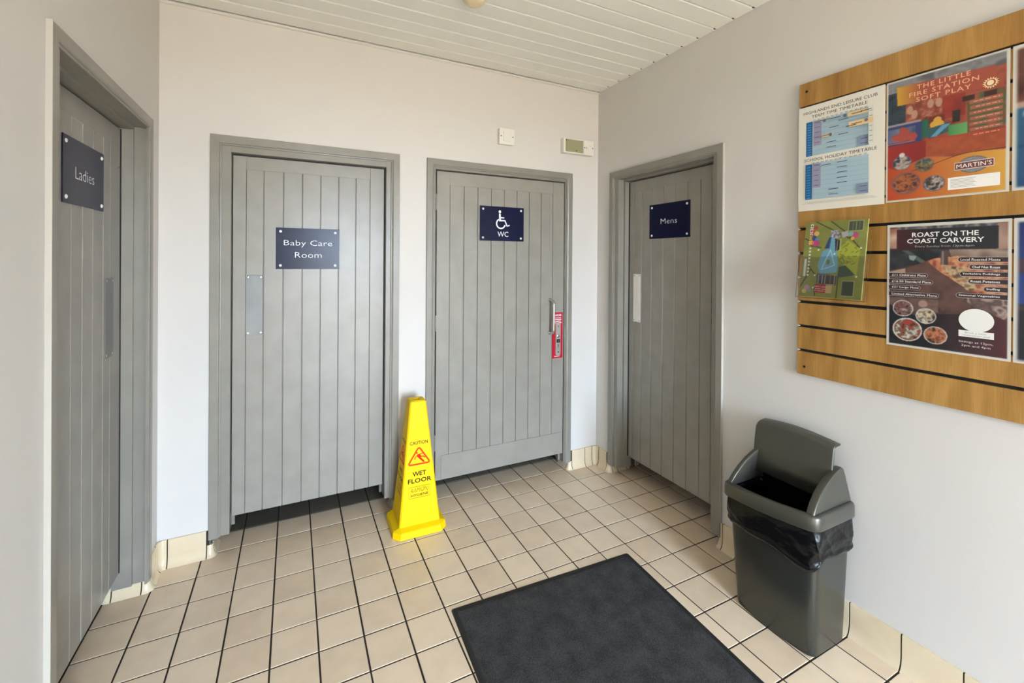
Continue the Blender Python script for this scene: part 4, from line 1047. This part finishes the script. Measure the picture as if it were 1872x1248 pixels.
for (u0, v0, u1, v1) in ((0.72, 0.86, 0.93, 0.98), (0.70, 0.04, 0.87, 0.22)):
    P.put(P.m_rect(u0 - .01, v0 - .008, u1 + .01, v1 + .008), (176, 184, 130)); P.put(P.m_rect(u0, v0, u1, v1), (70, 80, 58))
for u in (0.78, 0.83, 0.88): seg(P, (u, 0.87), (u, 0.97), 0.004, (150, 160, 110))
for (u, v, a, c) in ((0.13, 0.86, .05, (206, 70, 50)), (0.20, 0.84, .045, (232, 180, 80)), (0.18, 0.92, .04, (196, 60, 60)), (0.16, 0.78, .05, (40, 70, 150)), (0.22, 0.76, .04, (80, 140, 170)), (0.20, 0.71, .06, (206, 50, 130)), (0.12, 0.72, .05, (220, 140, 60)),
                     (0.82, 0.80, .055, (206, 60, 130)), (0.76, 0.82, .04, (120, 170, 170)), (0.79, 0.76, .03, (226, 170, 70)), (0.12, 0.12, .05, (200, 140, 160)), (0.08, 0.07, .04, (220, 190, 100)), (0.17, 0.08, .03, (130, 150, 170))): P.put(P.m_ell(u, v, a, a * .72), c)
for (u, v) in ((0.26, 0.62), (0.53, 0.565), (0.93, 0.635), (0.24, 0.285), (0.90, 0.28), (0.23, 0.12)): P.put(P.m_ell(u, v, .016, .012), (240, 236, 220))
P.put(P.m_rect(0.035, 0.27, 0.075, 0.50), (230, 228, 224))
for k in range(9): P.put(P.m_ell(0.115, 0.285 + k * 0.045, 0.019, 0.014), (236, 234, 232))
P.build('picture', br, FB(0, 0, 0), (0, -1, 0), Vd, Nd, bw, BH, M_PRINT, 0.0003)
f = Flat(FB(0, 0.0006, 0), Vd, (0, 1, 0), Nd)
for k in range(9):
    x_ = 0.300 - k * 0.0100; c_ = rgb(232, 222, 232) if k < 5 else rgb(232, 186, 110)
    f.rect(x_ - 0.0032, -0.030, x_ + 0.0032, -0.0275, c_); f.rect(x_ - 0.0032, -0.0225, x_ + 0.0032, -0.020, c_); f.rect(x_ - (0.0032 if k % 2 else -0.0012), -0.0275, x_ + (-0.0012 if k % 2 else 0.0032), -0.0225, c_)
f.done('lettering', M_PRINTM, br)

# ------------------------------------------------------------------ litter bin
def rrect(x0, x1, y0, y1, r, z, bulge=0.0, n=6, m=10):
    """closed ring, counter-clockwise; the -x side bows outward by `bulge`"""
    pts = []
    def side(a, b):
        return [(a[0] + (b[0] - a[0]) * i / m, a[1] + (b[1] - a[1]) * i / m) for i in range(m)]
    def arc(cx, cy, a0):
        return [(cx + r * math.cos(a0 + PI / 2 * i / n), cy + r * math.sin(a0 + PI / 2 * i / n)) for i in range(n)]
    pts += side((x0 + r, y0), (x1 - r, y0)); pts += arc(x1 - r, y0 + r, -PI / 2)
    pts += side((x1, y0 + r), (x1, y1 - r)); pts += arc(x1 - r, y1 - r, 0)
    pts += side((x1 - r, y1), (x0 + r, y1)); pts += arc(x0 + r, y1 - r, PI / 2)
    pts += side((x0, y1 - r), (x0, y0 + r)); pts += arc(x0 + r, y0 + r, PI)
    yc, L = (y0 + y1) / 2, (y1 - y0); xc = (x0 + x1) / 2
    out = []
    for x, y in pts:
        t = max(0, (xc - x) / (xc - x0)); b = bulge * t * max(0, math.cos(PI * (y - yc) / L))
        out.append(Vector((x - b, y, z)))
    return out

bn = empty('litter_bin', (2.10, -1.655, 0), 'grey swing-top litter bin lined with a black bag against the wall', 'bin')
# size at height z
def bsec(z, e=0.0, bulge=0.016, r=0.030):
    t = z / 0.50
    x0 = 1.990 + (1.978 - 1.990) * t - e; x1 = 2.205 + (2.228 - 2.205) * t + e
    y0 = -1.820 + (-1.830 + 1.820) * t - e; y1 = -1.498 + (-1.462 + 1.498) * t + e
    return rrect(x0, x1, y0, y1, r, z, bulge)
bm = bmesh.new()
rings = [bsec(0.0, -0.006), bsec(0.004, -0.001), bsec(0.010, 0.0), bsec(0.15), bsec(0.30), bsec(0.44), bsec(0.465), bsec(0.465, -0.004), bsec(0.30, -0.004), bsec(0.012, -0.004)]
add_loft(bm, rings); finish(bm, 'body', M_BIN, bn, smooth=50)
# collar
def tilt(v): return Vector((v.x, v.y, v.z - 0.100 * (v.y + 1.835)))
def csec(z, e, r=0.034): return [tilt(p) for p in rrect(1.970 - e, 2.232 + e, -1.838 - e, -1.452 + e, r, z, 0.018)]
bm = bmesh.new()
add_loft(bm, [csec(0.515, -0.006), csec(0.492, 0.0), csec(0.492, 0.005), csec(0.496, 0.0065), csec(0.536, 0.006), csec(0.543, 0.004), csec(0.5475, -0.001),
              csec(0.549, -0.012, 0.030), csec(0.547, -0.020, 0.024), csec(0.540, -0.024, 0.022), csec(0.500, -0.024, 0.022)], cap0=False, cap1=False)
finish(bm, 'collar', M_BINLID, bn, smooth=50)
# the two end cheeks
def cheek(yo, yi):
    s = 1 if yi > yo else -1
    prof = [(1.976, 0.535), (1.978, 0.552), (2.000, 0.580), (2.035, 0.612), (2.080, 0.643), (2.130, 0.667), (2.170, 0.680), (2.188, 0.682), (2.198, 0.676), (2.206, 0.650), (2.216, 0.605), (2.226, 0.560), (2.228, 0.535)]
    bm = bmesh.new()
    cxm, czm = 2.11, 0.56
    rings = []
    for y, sc in ((yo + s * 0.010, 0.95), (yo + s * 0.0115, 0.985), (yo + s * 0.016, 1.0), (yi - s * 0.006, 1.0), (yi - s * 0.002, 0.985), (yi, 0.95)):
        rg = []
        for x, z in prof:
            lean = s * 0.10 * (z - 0.54)
            rg.append(tilt(Vector((cxm + (x - cxm) * sc, y + lean, czm + (z - czm) * sc))))
        rings.append(rg)
    add_loft(bm, rings)
    return bm
finish(cheek(-1.836, -1.796), 'end_cheek', M_BINLID, bn, smooth=50)
finish(cheek(-1.454, -1.486), 'end_cheek', M_BINLID, bn, smooth=50)
# swing flap, standing open
bm = bmesh.new()
ny, rows = 48, []
fp = [(2.136, 0.545), (2.139, 0.60), (2.144, 0.64), (2.150, 0.69), (2.155, 0.722), (2.1575, 0.740), (2.160, 0.750), (2.166, 0.7575), (2.174, 0.7605), (2.186, 0.7625), (2.204, 0.764)]
grid = []
for i in range(ny + 1):
    t = i / ny; yy = -1.474 + (-1.797 + 1.474) * t
    bow = 0.016 * math.sin(PI * t)
    e = t * 0.323
    cut = 0.016 * max(0, 1 - e / 0.016) ** 2
    grid.append([bm.verts.new((x - 0.006 * math.sin(PI * t), yy, z + (bow - cut) * max(0, (z - 0.5) / 0.27))) for x, z in fp])
for A, B in zip(grid, grid[1:]):
    for k in range(len(fp) - 1): bm.faces.new((A[k], B[k], B[k + 1], A[k + 1]))
o = finish(bm, 'swing_flap', M_BINLID, bn, smooth=60)
md = o.modifiers.new('thickness', 'SOLIDIFY'); md.thickness = 0.007; md.offset = -1
for yy in (-1.488, -1.797):
    bm = bmesh.new(); add_cyl(bm, (2.150, yy - 0.010, 0.632 - 0.1 * (yy + 1.835)), (0, 1, 0), 0.006, 0.006, 0.022, 14); finish(bm, 'pivot', M_BINLID, bn, smooth=40)
# bag
rs = np.random.RandomState(5)
def fold(t, k, ph): return math.sin(t * k + ph)
bm = bmesh.new(); rings = []
NZ = 26
base_ring = bsec(0.4, 0.0); nR = len(base_ring)
for iz in range(NZ + 1):
    q = iz / NZ; ring = []
    for i in range(nR * 3):
        a, b_, fr_ = base_ring[(i // 3) % nR], base_ring[(i // 3 + 1) % nR], (i % 3) / 3
        p = a.lerp(b_, fr_)
        th = 2 * PI * i / (nR * 3)
        hem = 0.352 + 0.016 * math.sin(th * 2 + 0.4) + 0.010 * math.sin(th * 5 + 1.0) + 0.004 * math.sin(th * 11) - 0.014 * math.exp(-((p.x - 1.99) ** 2 + (p.y + 1.82) ** 2) / 0.004)
        top = 0.505 - 0.100 * (p.y + 1.835)
        z = top + (hem - top) * q
        sg = bsec(z); c = sg[(i // 3) % nR].lerp(sg[(i // 3 + 1) % nR], fr_)
        ctr = Vector((2.105, -1.65, z)); nrm = (c - ctr); nrm.z = 0; nrm.normalize()
        w = 0.0060 + 0.006 * math.sin(q * PI) ** 0.8
        w += 0.0035 * math.sin(th * 4 + q * 5 + 1.3 * math.sin(th * 2 + q * 2)) * math.sin(q * PI)
        rid = abs(math.sin(th * 5.5 - q * 3.2 + 0.8 * math.sin(th * 3)))
        w += 0.0040 * (1 - rid) ** 3 * math.sin(q * PI)
        rid2 = abs(math.sin(q * 7.5 + th * 2.6 + 0.9 * math.sin(th * 4)))
        w += 0.0035 * (1 - rid2) ** 3 * q
        w += 0.006 * math.exp(-((q - 0.88) / 0.05) ** 2)
        if q > 0.97: w = 0.003
        ring.append(c + nrm * max(0.002, w))
    rings.append(ring)
add_loft(bm, rings, cap0=False, cap1=False)
inner = [[p for p in (rings[0][i] for i in range(nR * 3))]]
for zz, e in ((0.525, -0.020), (0.50, -0.020), (0.42, -0.016), (0.22, -0.03), (0.06, -0.05)):
    sg = bsec(zz, e); rg = []
    for i in range(nR * 3):
        c = sg[(i // 3) % nR].lerp(sg[(i // 3 + 1) % nR], (i % 3) / 3)
        th = 2 * PI * i / (nR * 3); ctr = Vector((2.105, -1.65, c.z)); nrm = (c - ctr); nrm.z = 0; nrm.normalize()
        if zz >= 0.5: c.z = zz + 0.010 - 0.100 * (c.y + 1.835)
        rg.append(c + nrm * (0.003 * math.sin(th * 13 + zz * 9) - 0.001))
    inner.append(rg)
add_loft(bm, inner, cap0=False, cap1=True)
tuck = []
for i in range(17):
    y_ = -1.795 + (-1.492 + 1.795) * i / 16
    tuck.append([Vector((2.180 + 0.003 * math.sin(i * 2.1), y_, 0.40)), Vector((2.184 + 0.002 * math.sin(i * 1.3), y_, 0.53)), Vector((2.186, y_, 0.655 - 0.1 * (y_ + 1.835) + 0.004 * math.sin(i)))])
for A_, B_ in zip(tuck, tuck[1:]):
    va = [bm.verts.new(p) for p in A_]; vb = [bm.verts.new(p) for p in B_]
    for q_ in range(2): bm.faces.new((va[q_], vb[q_], vb[q_ + 1], va[q_ + 1]))
bmesh.ops.remove_doubles(bm, verts=bm.verts, dist=1e-6)
tag(finish(bm, 'bin_bag', M_BAG, bn, smooth=True), 'glossy black bag folded over the rim')

# ------------------------------------------------------------------ wet floor cone
CX0, CY0 = 0.866, -0.343
cone = empty('wet_floor_cone', (CX0, CY0, 0), 'yellow four-sided wet floor caution cone between the two middle doors', 'warning cone')
rotc = Matrix.Rotation(math.radians(-1.5), 3, 'Z')
def CP(x, y, z): v = rotc @ Vector((x, y, 0)); return Vector((CX0 + v.x, CY0 + v.y, z))
def oct_(hx, hy, ch, z):
    return [CP(x, y, z) for x, y in ((-hx + ch, -hy), (hx - ch, -hy), (hx, -hy + ch), (hx, hy - ch), (hx - ch, hy), (-hx + ch, hy), (-hx, hy - ch), (-hx, -hy + ch))]
bm = bmesh.new()
add_loft(bm, [oct_(0.144, 0.133, 0.034, 0.0), oct_(0.147, 0.136, 0.035, 0.003), oct_(0.143, 0.132, 0.035, 0.034), oct_(0.139, 0.128, 0.034, 0.038), oct_(0.119, 0.108, 0.012, 0.046), oct_(0.113, 0.102, 0.010, 0.049)])
finish(bm, 'base', M_YEL, cone)
bw0, bw1, zc0, zc1 = 0.112, 0.0465, 0.047, 0.690
bw0y, bw1y = 0.101, 0.045
bm = bmesh.new()
add_loft(bm, [oct_(bw0, bw0y, 0.007, zc0), oct_(bw1, bw1y, 0.007, zc1), oct_(bw1 - 0.002, bw1y - 0.002, 0.007, zc1 + 0.006), oct_(bw1 - 0.008, bw1y - 0.008, 0.006, zc1 + 0.0105), oct_(0.020, 0.018, 0.006, zc1 + 0.0110), oct_(0.017, 0.015, 0.005, zc1 + 0.006), oct_(0.012, 0.010, 0.003, zc1 - 0.02)])
cbody = finish(bm, 'body', M_YEL, cone)
# lettering on the four sloping faces
hz = zc1 - zc0
def face_frame(k):
    if k in (0, 2): s0, s1 = bw0y, bw1y
    else: s0, s1 = bw0, bw1
    ang = k * PI / 2
    rr = rotc @ Matrix.Rotation(ang, 3, 'Z')
    Ux = rr @ Vector((1, 0, 0)); outn = rr @ Vector((0, -1, 0))
    base = Vector((CX0, CY0, zc0)) + outn * s0; top = Vector((CX0, CY0, zc1)) + outn * s1
    Vd_ = (top - base).normalized(); Nn = Ux.cross(Vd_).normalized()
    if Nn.dot(outn) < 0: Nn = -Nn
    return base, Ux, Vd_, Nn, (top - base).length
for k in range(4):
    base, Ux, Vd_, Nn, L = face_frame(k)
    f = Flat(base, Ux, Vd_, Nn)
    kk = 1.0 if k in (0, 2) else 0.95
    ic = rgb(28, 26, 16)
    f.text('CAUTION', 0, 0.432, 0.0185, ic, 0, thin=0.012, width=0.100 * kk)
    f.text('WET', 0, 0.268, 0.0245, ic, 0, thin=0.020, width=0.076 * kk)
    f.text('FLOOR', 0.002, 0.232, 0.0245, ic, 0, thin=0.020, width=0.130 * kk)
    fr_ = [(-0.058 * kk, 0.142), (0.058 * kk, 0.142), (0.058 * kk, 0.200), (-0.058 * kk, 0.200)]
    f.line(fr_, 0.0016, ic, 0, closed=True)
    f.text('RAMON', 0, 0.182, 0.022, ic, 0, thin=-0.018, width=0.098 * kk, shear=0.25)
    f.line([(0.014 * kk, 0.173), (0.030 * kk, 0.192)], 0.0014, ic, 0)
    f.text('HYGIENE', 0, 0.1565, 0.0125, ic, 0, thin=0.012, width=0.100 * kk, shear=0.2)
    # warning triangle
    tri = [(-0.062 * kk, 0.318), (0.062 * kk, 0.318), (0.0, 0.410)]
    pts = []
    for i in range(3):
        p = Vector(tri[i]); a = Vector(tri[i - 1]); b = Vector(tri[(i + 1) % 3]); r = 0.017
        for t in range(6):
            q = t / 5; p0 = p + (a - p).normalized() * r; p1 = p + (b - p).normalized() * r
            pts.append(tuple((1 - q) ** 2 * p0 + 2 * q * (1 - q) * p + q ** 2 * p1))
    f.line(pts, 0.0085, ic, 1, closed=True)
    c2 = ic
    f.disc(-0.012 * kk, 0.3775, 0.0045, 0.0045, c2, 2, 14)
    f.poly([(-0.012, 0.369), (0.003, 0.372), (0.012, 0.360), (0.008, 0.352), (0.026, 0.334), (0.031, 0.325), (0.023, 0.324), (0.004, 0.342), (-0.010, 0.357)], c2, 2)
    f.line([(0.000, 0.367), (0.013, 0.372), (0.030, 0.373)], 0.0050, c2, 1)
    f.line([(-0.010, 0.364), (-0.020, 0.357), (-0.026, 0.344)], 0.0045, c2, 1)
    f.line([(0.008, 0.355), (0.022, 0.357), (0.034, 0.348)], 0.0060, c2, 1)
    f.done('printed_warning', [M_INK, M_ORANGE, M_REDINK], cbody)

# ------------------------------------------------------------------ entrance mat
A = Vector((0.8455, -1.0160)); Bc = Vector((1.7725, -1.0560)); du = (Bc - A).normalized(); dv = Vector((du.y, -du.x)); mw = (Bc - A).length; ml = 1.45
def MP(a, b, z): p = A + du * a + dv * b; return Vector((p.x, p.y, z))
mt = empty('entrance_mat', MP(mw / 2, ml / 2, 0), 'charcoal entrance mat with a black rubber border on the tiles', 'mat')
def rr2(e, z, r=0.012, n=5):
    pts = []
    for cx_, cy_, a0 in ((mw - e - r, e + r, -PI / 2), (mw - e - r, ml - e - r, 0), (e + r, ml - e - r, PI / 2), (e + r, e + r, PI)):
        for i in range(n + 1):
            t = a0 + PI / 2 * i / n; pts.append(MP(cx_ + r * math.cos(t), cy_ + r * math.sin(t), z))
    return pts
bm = bmesh.new(); add_loft(bm, [rr2(0, 0.0002), rr2(0.0, 0.0015), rr2(0.006, 0.0034), rr2(0.026, 0.0040)]); finish(bm, 'rubber_border', M_RUBBER, mt)
bm = bmesh.new()
nx, nyy = 150, 230
rsm = np.random.RandomState(3); e0 = 0.021
gv = []
for i in range(nx + 1):
    row = []
    for j in range(nyy + 1):
        a = e0 + (mw - 2 * e0) * i / nx; b = e0 + (ml - 2 * e0) * j / nyy
        edge = min(i, nx - i, j, nyy - j)
        z = 0.0042 + (0.0035 * min(1, edge / 2)) + (rsm.rand() - 0.5) * 0.0022 * (1 if edge > 1 else 0.2)
        if edge == 0: z = 0.0038; a += (rsm.rand() - .5) * .002; b += (rsm.rand() - .5) * .002
        row.append(bm.verts.new(MP(a, b, z)))
    gv.append(row)
for i in range(nx):
    for j in range(nyy): bm.faces.new((gv[i][j], gv[i + 1][j], gv[i + 1][j + 1], gv[i][j + 1]))
o = finish(bm, 'pile', M_MAT, mt, smooth=True); tag(o, kind='stuff')

# ------------------------------------------------------------------ entrance door frame behind the camera (daylight comes in here)
ed = empty('door_5', (1.15, YF - 0.05, 0), kind='structure')
bm = bmesh.new()
for a0, a1, c0, c1 in ((0.63, 0.675, 0, 2.32), (1.625, 1.67, 0, 2.32), (0.675, 1.625, 2.275, 2.32)): add_box(bm, a0, a1, YF - 0.10, YF - 0.04, c0, c1)
finish(bm, 'door_frame', M_WHITEPL, ed)
